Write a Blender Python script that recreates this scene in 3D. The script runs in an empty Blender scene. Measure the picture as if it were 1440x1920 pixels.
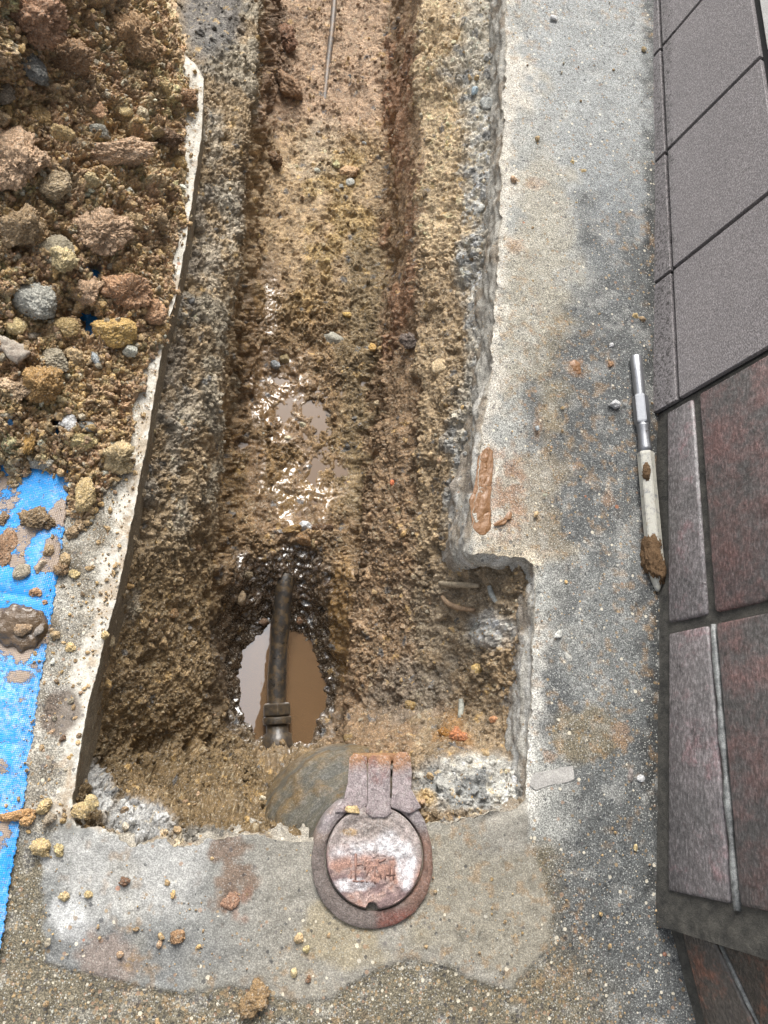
import bpy, bmesh, math, random
import numpy as np
from mathutils import Vector, Matrix, Euler
from mathutils.geometry import delaunay_2d_cdt

# ------------------------------------------------------------------ camera, world, sun, exposure
F = 1440.0; CX, CY = 720.0, 960.0; H = 0.85        # focal length and centre in photo pixels, camera height in m
NAD = (450.0, 1430.0)                              # the point of the photo straight below the camera
def nrm(v): v = np.asarray(v, float); return v/np.linalg.norm(v, axis=-1, keepdims=True)
up = -nrm([(NAD[0]-CX)/F, -(NAD[1]-CY)/F, -1.0])   # world z in camera axes
def ray_c(u, v): return np.stack([(np.asarray(u, float)-CX)/F, -(np.asarray(v, float)-CY)/F, -np.ones(np.broadcast(u, v).shape)], -1)
def on0(u, v):
    r = ray_c(u, v); return r*(-H/(r@up))[..., None]
yd = on0(1225, 0)-on0(1222, 1500); yd = nrm(yd-up*(yd@up)); xd = np.cross(yd, up)
R = np.stack([xd, yd, up])                         # camera axes -> world axes
CAM = np.array([0, 0, H])
def P(u, v, z=0.0):
    """world point at height z seen at photo pixel (u, v)"""
    r = ray_c(u, v)@R.T
    t = (np.asarray(z, float)-H)/r[..., 2]
    return CAM + r*t[..., None]
def topx(p):
    c = (np.asarray(p, float)-CAM)@R
    return CX+F*c[..., 0]/-c[..., 2], CY-F*c[..., 1]/-c[..., 2]
S = bpy.context.scene
cam = bpy.data.cameras.new('camera'); co = bpy.data.objects.new('camera', cam); S.collection.objects.link(co)
M4 = Matrix([list(R[i])+[CAM[i]] for i in range(3)]+[[0, 0, 0, 1]]); co.matrix_world = M4
cam.sensor_fit = 'VERTICAL'; cam.sensor_height = 36; cam.lens = 36*F/1920; cam.clip_start = .01; cam.clip_end = 200
S.camera = co
SUN_AZ, SUN_EL = math.radians(98), math.radians(43)   # direction the light comes from: left and a little ahead
w = bpy.data.worlds.new('World'); S.world = w; w.use_nodes = True
nt = w.node_tree; bg = nt.nodes['Background']; sky = nt.nodes.new('ShaderNodeTexSky'); sky.sky_type = 'NISHITA'
sky.sun_disc = False; sky.sun_elevation = SUN_EL; sky.sun_rotation = math.pi/2-SUN_AZ; sky.air_density = 1.0; sky.dust_density = 4.0; sky.ozone_density = 1.0
hs = nt.nodes.new('ShaderNodeHueSaturation'); hs.inputs['Saturation'].default_value = .22
nt.links.new(sky.outputs[0], hs.inputs['Color']); nt.links.new(hs.outputs[0], bg.inputs[0]); bg.inputs[1].default_value = .1
sun = bpy.data.lights.new('sun', 'SUN'); sun.energy = 1.5; sun.angle = math.radians(32); sun.color = (1, .97, .92)
so = bpy.data.objects.new('sun', sun); S.collection.objects.link(so)
d = Vector((math.cos(SUN_AZ)*math.cos(SUN_EL), math.sin(SUN_AZ)*math.cos(SUN_EL), math.sin(SUN_EL)))
so.rotation_euler = d.to_track_quat('Z', 'Y').to_euler(); so.location = d*5
S.view_settings.view_transform = 'Standard'; S.view_settings.look = 'None'; S.view_settings.exposure = 1.5; S.view_settings.gamma = 1
random.seed(7); RNG = np.random.default_rng(7)

# ------------------------------------------------------------------ noise in numpy
def _h(ix, iy, iz, s):
    h = (ix.astype(np.uint32)*np.uint32(374761393)) ^ (iy.astype(np.uint32)*np.uint32(668265263)) ^ (iz.astype(np.uint32)*np.uint32(2147483647)) ^ np.uint32((s*1274126177) & 0xffffffff)
    h = (h ^ (h >> np.uint32(13)))*np.uint32(1274126177); h = (h ^ (h >> np.uint32(15)))*np.uint32(2246822519)
    return h ^ (h >> np.uint32(16))
def _u(h): return (h & np.uint32(0xffffff)).astype(np.float32)/16777216.0
def vn(p, s=0):
    """value noise in -1..1 at the points p"""
    p = np.asarray(p, np.float32); i = np.floor(p).astype(np.int32); f = p-i; f = f*f*f*(f*(f*6-15)+10)
    o = 0
    for dx in (0, 1):
        for dy in (0, 1):
            for dz in (0, 1):
                wgt = (f[:, 0] if dx else 1-f[:, 0])*(f[:, 1] if dy else 1-f[:, 1])*(f[:, 2] if dz else 1-f[:, 2])
                o = o+wgt*_u(_h(i[:, 0]+dx, i[:, 1]+dy, i[:, 2]+dz, s))
    return o*2-1
def fbm(p, scale, oc=4, s=0, g=.5):
    o = 0; a = 1; t = 0; p = np.asarray(p, np.float32)*scale
    for k in range(oc): o = o+a*vn(p*(2.03**k)+k*7.3, s+k*11); t += a; a *= g
    return o/t*1.6
def worley(p, scale, s=0, j=.9):
    """F1, F2 and the random number of the nearest cell"""
    p = np.asarray(p, np.float32)*np.float32(scale); i = np.floor(p).astype(np.int32); f = (p-i).astype(np.float32)
    n = len(p); F1 = np.full(n, 9, np.float32); F2 = np.full(n, 9, np.float32); ID = np.zeros(n, np.float32)
    for dx in (-1, 0, 1):
        for dy in (-1, 0, 1):
            for dz in (-1, 0, 1):
                h = _h(i[:, 0]+dx, i[:, 1]+dy, i[:, 2]+dz, s)
                q0 = dx+.5+j*(_u(h)-.5)-f[:, 0]; q1 = dy+.5+j*(_u(h*np.uint32(2654435761) ^ (h >> np.uint32(7)))-.5)-f[:, 1]; q2 = dz+.5+j*(_u(h*np.uint32(40503) ^ (h >> np.uint32(11)))-.5)-f[:, 2]
                dd = q0*q0+q1*q1+q2*q2
                m = dd < F1; F2 = np.where(m, F1, np.minimum(F2, dd)); F1 = np.where(m, dd, F1); ID = np.where(m, _u(h*np.uint32(97) ^ (h >> np.uint32(5))), ID)
    return np.sqrt(F1), np.sqrt(F2), ID
def facet(p, scale, s=0, k=3.2, tilt=1.3):
    """broken, angular relief: every cell is a tilted block with its own height, cracks between"""
    P0 = np.asarray(p, np.float32); p = P0*np.float32(scale); i = np.floor(p).astype(np.int32); f = (p-i).astype(np.float32); n = len(p)
    F1 = np.full(n, 9, np.float32); F2 = F1.copy(); ID = np.zeros(n, np.float32); T_ = np.zeros(n, np.float32)
    for dx in (-1, 0, 1):
        for dy in (-1, 0, 1):
            for dz in (-1, 0, 1):
                h = _h(i[:, 0]+dx, i[:, 1]+dy, i[:, 2]+dz, s); a = _u(h); b = _u(h*np.uint32(2654435761) ^ (h >> np.uint32(7))); c = _u(h*np.uint32(40503) ^ (h >> np.uint32(11)))
                q0 = dx+.5+.95*(a-.5)-f[:, 0]; q1 = dy+.5+.95*(b-.5)-f[:, 1]; q2 = dz+.5+.95*(c-.5)-f[:, 2]; dd = q0*q0+q1*q1+q2*q2
                m = dd < F1; F2 = np.where(m, F1, np.minimum(F2, dd)); F1 = np.where(m, dd, F1); d_ = _u(h*np.uint32(97) ^ (h >> np.uint32(5))); ID = np.where(m, d_, ID)
                T_ = np.where(m, q0*(b-.5)+q1*(c-.5)+q2*(a-.5), T_)
    F1 = np.sqrt(F1); F2 = np.sqrt(F2); return ((.25+.75*ID)*np.clip((F2-F1)*k, 0, 1)+tilt*T_)-.3, ID
def ss(a, b, x): t = np.clip((x-a)/(b-a), 0, 1); return t*t*(3-2*t)
ALB = .62
def T(r, g, b): return C(r, g, b)*ALB
def C(r, g, b):
    def f(c): c /= 255; return c/12.92 if c <= .04045 else ((c+.055)/1.055)**2.4
    return np.array([f(r), f(g), f(b)])
def mix(a, b, t):
    t = np.asarray(t)[..., None]; return a*(1-t)+b*t
def desat(c, k, f): g = c@np.array([.3, .55, .15]); return (c*(1-k)+np.atleast_1d(g)[..., None]*k if c.ndim > 1 else c*(1-k)+g*k)*f
def seg_dist(u, v, poly, closed=True):
    """distance in photo pixels to a polyline, and whether the point is inside it"""
    u = np.asarray(u, np.float32); v = np.asarray(v, np.float32); dmin = np.full(u.shape, 1e9, np.float32); ins = np.zeros(u.shape, bool)
    n = len(poly)
    for k in range(n if closed else n-1):
        x0, y0 = poly[k]; x1, y1 = poly[(k+1) % n]; ex, ey = x1-x0, y1-y0
        t = np.clip(((u-x0)*ex+(v-y0)*ey)/max(ex*ex+ey*ey, 1e-6), 0, 1)
        dmin = np.minimum(dmin, np.hypot(u-x0-t*ex, v-y0-t*ey))
        if closed and y1 != y0: ins ^= ((v < y0) != (v < y1)) & (u < (x1-x0)*(v-y0)/(y1-y0)+x0)
    return dmin, ins
def sdf(u, v, poly): d_, i_ = seg_dist(u, v, poly); return np.where(i_, d_, -d_)
def blob(u, v, cx, cy, rx, ry, n=0, a=0):
    """soft ellipse mask in photo pixels, edge broken up by n"""
    c, s_ = math.cos(math.radians(a)), math.sin(math.radians(a)); du, dv = u-cx, v-cy
    return 1-ss(.65, 1.2, np.hypot((du*c+dv*s_)/rx, (-du*s_+dv*c)/ry)+n)

# ------------------------------------------------------------------ mesh and object helpers
COL = S.collection
def tag(o, label=None, cat=None, group=None, kind=None):
    for k, val in (('label', label), ('category', cat), ('group', group), ('kind', kind)):
        if val: o[k] = val
    return o
def root(name, loc, label, cat, group=None):
    o = bpy.data.objects.new(name, None); COL.objects.link(o); o.location = loc; o.empty_display_size = .05
    return tag(o, label, cat, group)
def link(name, me, mat, parent=None):
    if mat and not me.materials: me.materials.append(mat)
    o = bpy.data.objects.new(name, me); COL.objects.link(o)
    if parent:
        o.parent = parent; o.matrix_parent_inverse = Matrix.Translation(-Vector(parent.location)) if False else Matrix.Identity(4)
        o.location = -Vector(parent.location)           # geometry is given in world coordinates
    return o
def mesh_np(name, V, Fc, smooth=True, **attrs):
    """mesh from numpy arrays; every face has the same number of corners"""
    V = np.asarray(V, np.float32); Fc = np.asarray(Fc, np.int32); me = bpy.data.meshes.new(name)
    k = Fc.shape[1]; me.vertices.add(len(V)); me.vertices.foreach_set('co', V.ravel())
    me.loops.add(Fc.size); me.loops.foreach_set('vertex_index', Fc.ravel())
    me.polygons.add(len(Fc)); me.polygons.foreach_set('loop_start', np.arange(0, Fc.size, k, dtype=np.int32)); me.polygons.foreach_set('loop_total', np.full(len(Fc), k, np.int32))
    me.update(calc_edges=True)
    me.polygons.foreach_set('use_smooth', np.full(len(Fc), smooth))
    for an, a in attrs.items():
        if a.ndim == 2:
            at = me.attributes.new(an, 'FLOAT_COLOR', 'POINT'); at.data.foreach_set('color', np.concatenate([a, np.ones((len(a), 1))], 1).astype(np.float32).ravel())
        else:
            at = me.attributes.new(an, 'FLOAT', 'POINT'); at.data.foreach_set('value', a.astype(np.float32))
    return me
def bm_mesh(name, bm, smooth=False):
    bmesh.ops.recalc_face_normals(bm, faces=bm.faces)
    me = bpy.data.meshes.new(name); bm.to_mesh(me); bm.free()
    me.polygons.foreach_set('use_smooth', [smooth]*len(me.polygons)); return me
def grid_faces(nr, nc):
    i = np.arange(nr*nc).reshape(nr, nc); return np.stack([i[:-1, :-1].ravel(), i[1:, :-1].ravel(), i[1:, 1:].ravel(), i[:-1, 1:].ravel()], 1)
def grid_normals(Pg):
    du = np.gradient(Pg, axis=1); dv = np.gradient(Pg, axis=0); n = np.cross(dv, du); n /= np.linalg.norm(n, axis=2, keepdims=True)+1e-12
    return n*np.sign(n[..., 2:3]+1e-9)
def smooth2(a, k):
    for _ in range(k):
        for ax in (0, 1):
            p = np.pad(a, [(1, 1) if q == ax else (0, 0) for q in range(2)], mode='edge')
            a = (p.take(range(0, p.shape[ax]-2), ax)+2*a+p.take(range(2, p.shape[ax]), ax))/4
    return a
def tube(bm, pts, rad, seg=16, cap=True):
    pts = [Vector(p) for p in pts]; rings = []; rad = rad if hasattr(rad, '__len__') else [rad]*len(pts); ref = None
    for k, p in enumerate(pts):
        t = (pts[min(k+1, len(pts)-1)]-pts[max(k-1, 0)]).normalized()
        if ref is None: ref = Vector((0, 0, 1)) if abs(t.z) < .9 else Vector((1, 0, 0))
        a = (ref-t*ref.dot(t)).normalized(); ref = a; b = t.cross(a)
        rings.append([bm.verts.new(p+(a*math.cos(2*math.pi*q/seg)+b*math.sin(2*math.pi*q/seg))*rad[k]) for q in range(seg)])
    for r0, r1 in zip(rings, rings[1:]):
        for q in range(seg): bm.faces.new((r0[q], r0[(q+1) % seg], r1[(q+1) % seg], r1[q]))
    if cap: bm.faces.new(rings[0][::-1]); bm.faces.new(rings[-1])
    return rings
def prism(bm, base, top):
    """closed prism between two rings of points"""
    a = [bm.verts.new(p) for p in base]; b = [bm.verts.new(p) for p in top]; n = len(a); bm.faces.new(a[::-1]); bm.faces.new(b)
    for q in range(n): bm.faces.new((a[q], a[(q+1) % n], b[(q+1) % n], b[q]))
_ICO = {}
def ico(sub):
    if sub not in _ICO:
        bm = bmesh.new(); bmesh.ops.create_icosphere(bm, subdivisions=sub, radius=1)
        _ICO[sub] = (np.array([v.co[:] for v in bm.verts]), np.array([[v.index for v in f.verts] for f in bm.faces])); bm.free()
    return _ICO[sub]
def rock(seed, sub=4, facets=10, sharp=.7, lump=.12, crumb=.06, gran=.0, scale=(1, 1, 1)):
    """verts (unit-ish size) of an irregular clod or stone: cut planes, then lumps and crumbs"""
    D, Fc = ico(sub); r_ = np.random.default_rng(seed)
    N = nrm(r_.normal(size=(facets, 3))); hk = r_.uniform(.62, 1.0, facets)
    dn = D@N.T; q = np.where(dn > .08, hk/np.maximum(dn, .08), 9.0); q = np.minimum(q, 1.25)
    k = 8+18*sharp; r = (np.sum(q**-k, 1))**(-1/k)
    r = np.minimum(r, 1.2)
    V = D*r[:, None]*np.array(scale)
    n = D
    V = V+n*(lump*fbm(V+seed*3.1, 1.6, 3, seed))[:, None]
    if crumb:
        h_, _ = facet(V+seed*1.7+.12*fbm(V, 6, 3, 3)[:, None], 3.6, seed); V = V+n*(crumb*1.25*h_)[:, None]
    if crumb and sub >= 4:
        h_, _ = facet(V+seed*2.7+.05*fbm(V, 14, 2, 3)[:, None], 8.5, seed+5); V = V+n*(crumb*.6*h_)[:, None]
    if crumb > .08 and sub >= 6:
        f1, f2, cid = worley(V+seed*.3, 34, seed+7); V = V+n*(crumb*.3*((1-f1)*(.3+cid)*1.4))[:, None]
    if crumb > .08 and sub >= 4:
        f1, f2, cid = worley(V+seed*.7, 21, seed+6); V = V+n*(crumb*.28*((1-f1)*(.3+cid)*1.4))[:, None]
    if gran: V = V+n*(gran*fbm(V, 9, 3, seed+9))[:, None]
    return V, Fc

# ------------------------------------------------------------------ materials
class NT:
    def __init__(s, name):
        s.m = bpy.data.materials.new(name); s.m.use_nodes = True; s.t = s.m.node_tree; s.b = s.t.nodes['Principled BSDF']
        s.tc = None
    def n(s, typ, **kw):
        x = s.t.nodes.new(typ)
        for k, val in kw.items():
            if k in ('op', 'operation'): x.operation = val
            elif k == 'inp':
                for kk, vv in val.items():
                    if isinstance(vv, bpy.types.NodeSocket): s.t.links.new(vv, x.inputs[kk])
                    else: x.inputs[kk].default_value = vv
            else: setattr(x, k, val)
        return x
    def co(s):
        if not s.tc: s.tc = s.n('ShaderNodeNewGeometry').outputs['Position']
        return s.tc
    def oco(s): return s.n('ShaderNodeTexCoord').outputs['Object']
    def noise(s, sc, det=3, rough=.6, co=None, dist=0): return s.n('ShaderNodeTexNoise', inp={'Vector': co or s.co(), 'Scale': sc, 'Detail': det, 'Roughness': rough, 'Distortion': dist}).outputs[0]
    def vor(s, sc, out='Distance', co=None, feature='F1'): return s.n('ShaderNodeTexVoronoi', feature=feature, inp={'Vector': co or s.co(), 'Scale': sc}).outputs[out]
    def math(s, op, a, b=0.0, c=None, clamp=False):
        x = s.n('ShaderNodeMath', op=op, use_clamp=clamp); 
        for i, q in enumerate((a, b) if c is None else (a, b, c)):
            if isinstance(q, bpy.types.NodeSocket): s.t.links.new(q, x.inputs[i])
            else: x.inputs[i].default_value = q
        return x.outputs[0]
    def mixc(s, f, a, b, bt='MIX'):
        x = s.n('ShaderNodeMix', data_type='RGBA', blend_type=bt)
        for i, q in ((0, f), (6, a), (7, b)):
            if isinstance(q, bpy.types.NodeSocket): s.t.links.new(q, x.inputs[i])
            elif i == 0: x.inputs[0].default_value = q
            else: x.inputs[i].default_value = (*q[:3], 1)
        return x.outputs[2]
    def ramp(s, f, stops, interp='LINEAR'):
        x = s.n('ShaderNodeValToRGB'); s.t.links.new(f, x.inputs[0]); cr = x.color_ramp; cr.interpolation = interp
        while len(cr.elements) < len(stops): cr.elements.new(.5)
        for e, (p, c) in zip(cr.elements, stops):
            e.position = p; e.color = (*c, 1) if hasattr(c, '__len__') else (c, c, c, 1)
        return x.outputs[0]
    def mr(s, f, a, b, c, d): return s.n('ShaderNodeMapRange', inp={'Value': f, 'From Min': a, 'From Max': b, 'To Min': c, 'To Max': d}).outputs[0]
    def attr(s, name, fac=False): x = s.n('ShaderNodeAttribute', attribute_name=name); return x.outputs['Fac' if fac else 'Color']
    def set(s, **kw):
        names = {'col': 'Base Color', 'rough': 'Roughness', 'metal': 'Metallic', 'spec': 'Specular IOR Level', 'coat': 'Coat Weight', 'coatr': 'Coat Roughness'}
        for k, val in kw.items():
            i = s.b.inputs[names[k]]
            if isinstance(val, bpy.types.NodeSocket): s.t.links.new(val, i)
            else: i.default_value = (*val[:3], 1) if hasattr(val, '__len__') else val
    def bump(s, h, dist, strength=1.0, prev=None):
        x = s.n('ShaderNodeBump', inp={'Height': h, 'Distance': dist, 'Strength': strength})
        if prev: s.t.links.new(prev, x.inputs['Normal'])
        s.t.links.new(x.outputs[0], s.b.inputs['Normal']); return x.outputs[0]

def soil_mat(name, objcol=False):
    m = NT(name)
    base = m.n('ShaderNodeObjectInfo').outputs['Color'] if objcol else m.attr('Col')
    co = m.co()
    n1 = m.noise(60 if not objcol else 70, 5, .65, co); n2 = m.noise(620, 3, .8, co); g = m.vor(620, 'Color', co)
    col = m.mixc(1.0, base, m.ramp(n1, [(.25, .62), (.5, .95), (.75, 1.25)]), 'MULTIPLY')
    col = m.mixc(1.0, col, m.ramp(n2, [(.28, .38), (.5, .98), (.7, 1.75)]), 'MULTIPLY')
    gv = m.math('POWER', m.n('ShaderNodeSeparateColor', inp={0: g}).outputs[0], 9)
    col = m.mixc(m.math('MULTIPLY', gv, .5), col, (.55, .50, .42))
    wet = m.attr('wet', True)
    if objcol: m.set(col=col, rough=.85, spec=.3)
    else: m.set(col=col, rough=m.mr(wet, 0, 1, .82, .16), spec=m.mr(wet, 0, 1, .3, .6), coat=m.mr(wet, .45, 1, 0, .5), coatr=.1); m.b.inputs['Coat IOR'].default_value = 1.75
    b = m.bump(m.noise(900, 3, .8, co), .0015, 1.0 if objcol else m.mr(wet, 0, 1, 1.0, .15))
    b = m.bump(m.noise(260, 3, .7, co), .0028, .9 if objcol else m.mr(wet, 0, 1, .95, .12), b)
    return m.m
M = {}
M['soil'] = soil_mat('soil'); M['clod'] = soil_mat('clod', True)

def pave_mat():
    m = NT('pavement'); base = m.attr('Col'); agg = m.attr('agg', True); dark = m.attr('speck', True)
    n1 = m.noise(30, 5, .7); n2 = m.noise(700, 2, .7); n3 = m.noise(160, 4, .7)
    col = m.mixc(1.0, base, m.ramp(n1, [(.3, .88), (.5, 1.0), (.7, 1.1)]), 'MULTIPLY')
    col = m.mixc(1.0, col, m.ramp(n3, [(.3, .72), (.5, 1.0), (.7, 1.25)]), 'MULTIPLY')
    col = m.mixc(dark, col, m.mixc(1.0, col, m.ramp(n2, [(.34, .25), (.5, .95), (.66, 2.3)]), 'MULTIPLY'))
    # small aggregate, every stone its own colour
    v1 = m.n('ShaderNodeTexVoronoi', inp={'Vector': m.co(), 'Scale': 230, 'Randomness': 1}); sep = m.n('ShaderNodeSeparateColor', inp={0: v1.outputs['Color']})
    stone = m.ramp(sep.outputs[0], [(0, C(40, 42, 48)), (.2, C(88, 84, 84)), (.4, C(130, 108, 78)), (.6, C(160, 136, 100)), (.78, C(150, 120, 96)), (.9, C(222, 212, 190)), (1, C(150, 92, 60))], 'CONSTANT')
    msk = m.math('MULTIPLY', m.math('LESS_THAN', v1.outputs['Distance'], m.math('MULTIPLY_ADD', sep.outputs[2], .35, .18)), m.math('LESS_THAN', sep.outputs[1], agg))
    col = m.mixc(m.math('MULTIPLY', msk, .62), col, stone)
    v2 = m.n('ShaderNodeTexVoronoi', inp={'Vector': m.co(), 'Scale': 560}); sp2 = m.n('ShaderNodeSeparateColor', inp={0: v2.outputs['Color']})
    m2 = m.math('MULTIPLY', m.math('GREATER_THAN', sp2.outputs[0], .78), m.math('LESS_THAN', v2.outputs['Distance'], .42))
    col = m.mixc(m.math('MULTIPLY', m.math('MULTIPLY', m2, dark), .7), col, (.5, .5, .46))
    v3 = m.n('ShaderNodeTexVoronoi', inp={'Vector': m.co(), 'Scale': 95}); sp3 = m.n('ShaderNodeSeparateColor', inp={0: v3.outputs['Color']})
    m3 = m.math('MULTIPLY', m.math('GREATER_THAN', sp3.outputs[0], .955), m.math('LESS_THAN', v3.outputs['Distance'], m.math('MULTIPLY_ADD', sp3.outputs[1], .2, .05)))
    col = m.mixc(m.math('MULTIPLY', m3, .55), col, m.ramp(sp3.outputs[2], [(0, C(200, 195, 182)), (.4, C(150, 140, 118)), (.7, C(70, 72, 76)), (.85, C(170, 105, 66))], 'CONSTANT'))
    m.set(col=col, rough=.78, spec=.35)
    b = m.bump(n2, .0009, m.mr(dark, 0, 1, .25, .9)); b = m.bump(n3, .002, .5, b); m.bump(m.math('MULTIPLY', v1.outputs['Distance'], agg), .0015, .5, b)
    return m.m
M['pave'] = pave_mat()
def simple(name, c1, c2, sc, rough, spec=.4, metal=0, bumpd=.0006, bs=.6, det=5, fine=900):
    m = NT(name); n = m.noise(sc, det, .7); n2 = m.noise(fine, 2, .7)
    col = m.mixc(m.ramp(n, [(.35, 0.0), (.65, 1.0)]), c1, c2); col = m.mixc(.6, col, m.mixc(1.0, col, m.ramp(n2, [(.3, .45), (.5, 1.0), (.7, 1.6)]), 'MULTIPLY'))
    m.set(col=col, rough=rough, spec=spec, metal=metal); b = m.bump(n2, bumpd, bs); m.bump(n, bumpd*3, bs, b); return m.m

# ------------------------------------------------------------------ outlines in photo pixels (ground level)
LEFT = [(262, -800), (285, -260), (290, -60), (305, 0), (322, 45), (345, 100), (366, 118), (383, 145), (381, 230), (366, 330), (352, 430), (335, 530), (318, 600), (303, 660), (288, 750), (270, 860), (247, 980), (226, 1090), (197, 1200), (168, 1310), (152, 1400), (140, 1480), (130, 1515)]
BOT = [(150, 1545), (190, 1557), (245, 1581), (300, 1577), (368, 1582), (402, 1570), (450, 1560), (500, 1570), (545, 1578), (590, 1577), (640, 1590), (700, 1600), (760, 1580), (802, 1545), (850, 1537), (905, 1533), (960, 1520)]
RIGHT = [(985, 1502), (990, 1400), (996, 1300), (1000, 1200), (1004, 1110), (1003, 1060), (985, 1044), (950, 1042), (915, 1040), (880, 1038), (884, 1005), (893, 930), (900, 850), (908, 780), (917, 700), (926, 600), (932, 500), (938, 400), (940, 300), (945, 150), (950, 0), (955, -120), (958, -260), (990, -800)]
HOLE = LEFT+BOT+RIGHT
def densify(poly, step, jag, closed=True, seed=3):
    out = []; n = len(poly)
    for k in range(n if closed else n-1):
        a = np.array(poly[k], float); b = np.array(poly[(k+1) % n], float); L = np.linalg.norm(b-a); m_ = max(1, int(L/step))
        for q in range(m_): out.append(a+(b-a)*q/m_)
    out = np.array(out); p3 = np.concatenate([out, np.zeros((len(out), 1))], 1)
    j = np.array([jag(u, v) for u, v in out])
    out[:, 0] += j*(1.0*fbm(p3, 1/38, 4, seed)+.5*fbm(p3, 1/7, 3, seed+50)); out[:, 1] += j*(1.0*fbm(p3, 1/38, 4, seed+20)+.5*fbm(p3, 1/7, 3, seed+70))
    return out
def jag(u, v):
    if v > 1500: return 7 if 500 > u or u > 790 else 1.5
    if u < 400: return 1.4
    if u > 860 and v > 1030: return 3.5
    return 4.5
HP = densify(HOLE, 3.0, jag)
TARP = [(-500, 700), (60, 800), (132, 860), (130, 905), (118, 1010), (101, 1130), (95, 1170), (86, 1225), (72, 1300), (60, 1400), (46, 1500), (32, 1580), (18, 1660), (8, 1740), (-14, 1850), (-500, 1900)]
PATCH = [(75, 1590), (120, 1540), (200, 1560), (500, 1560), (985, 1480), (1000, 1600), (1035, 1700), (1030, 1780), (960, 1860), (900, 1850), (850, 1815), (770, 1800), (700, 1825), (620, 1875), (540, 1878), (430, 1850), (345, 1868), (250, 1850), (170, 1830), (78, 1810), (85, 1720)]

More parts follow.
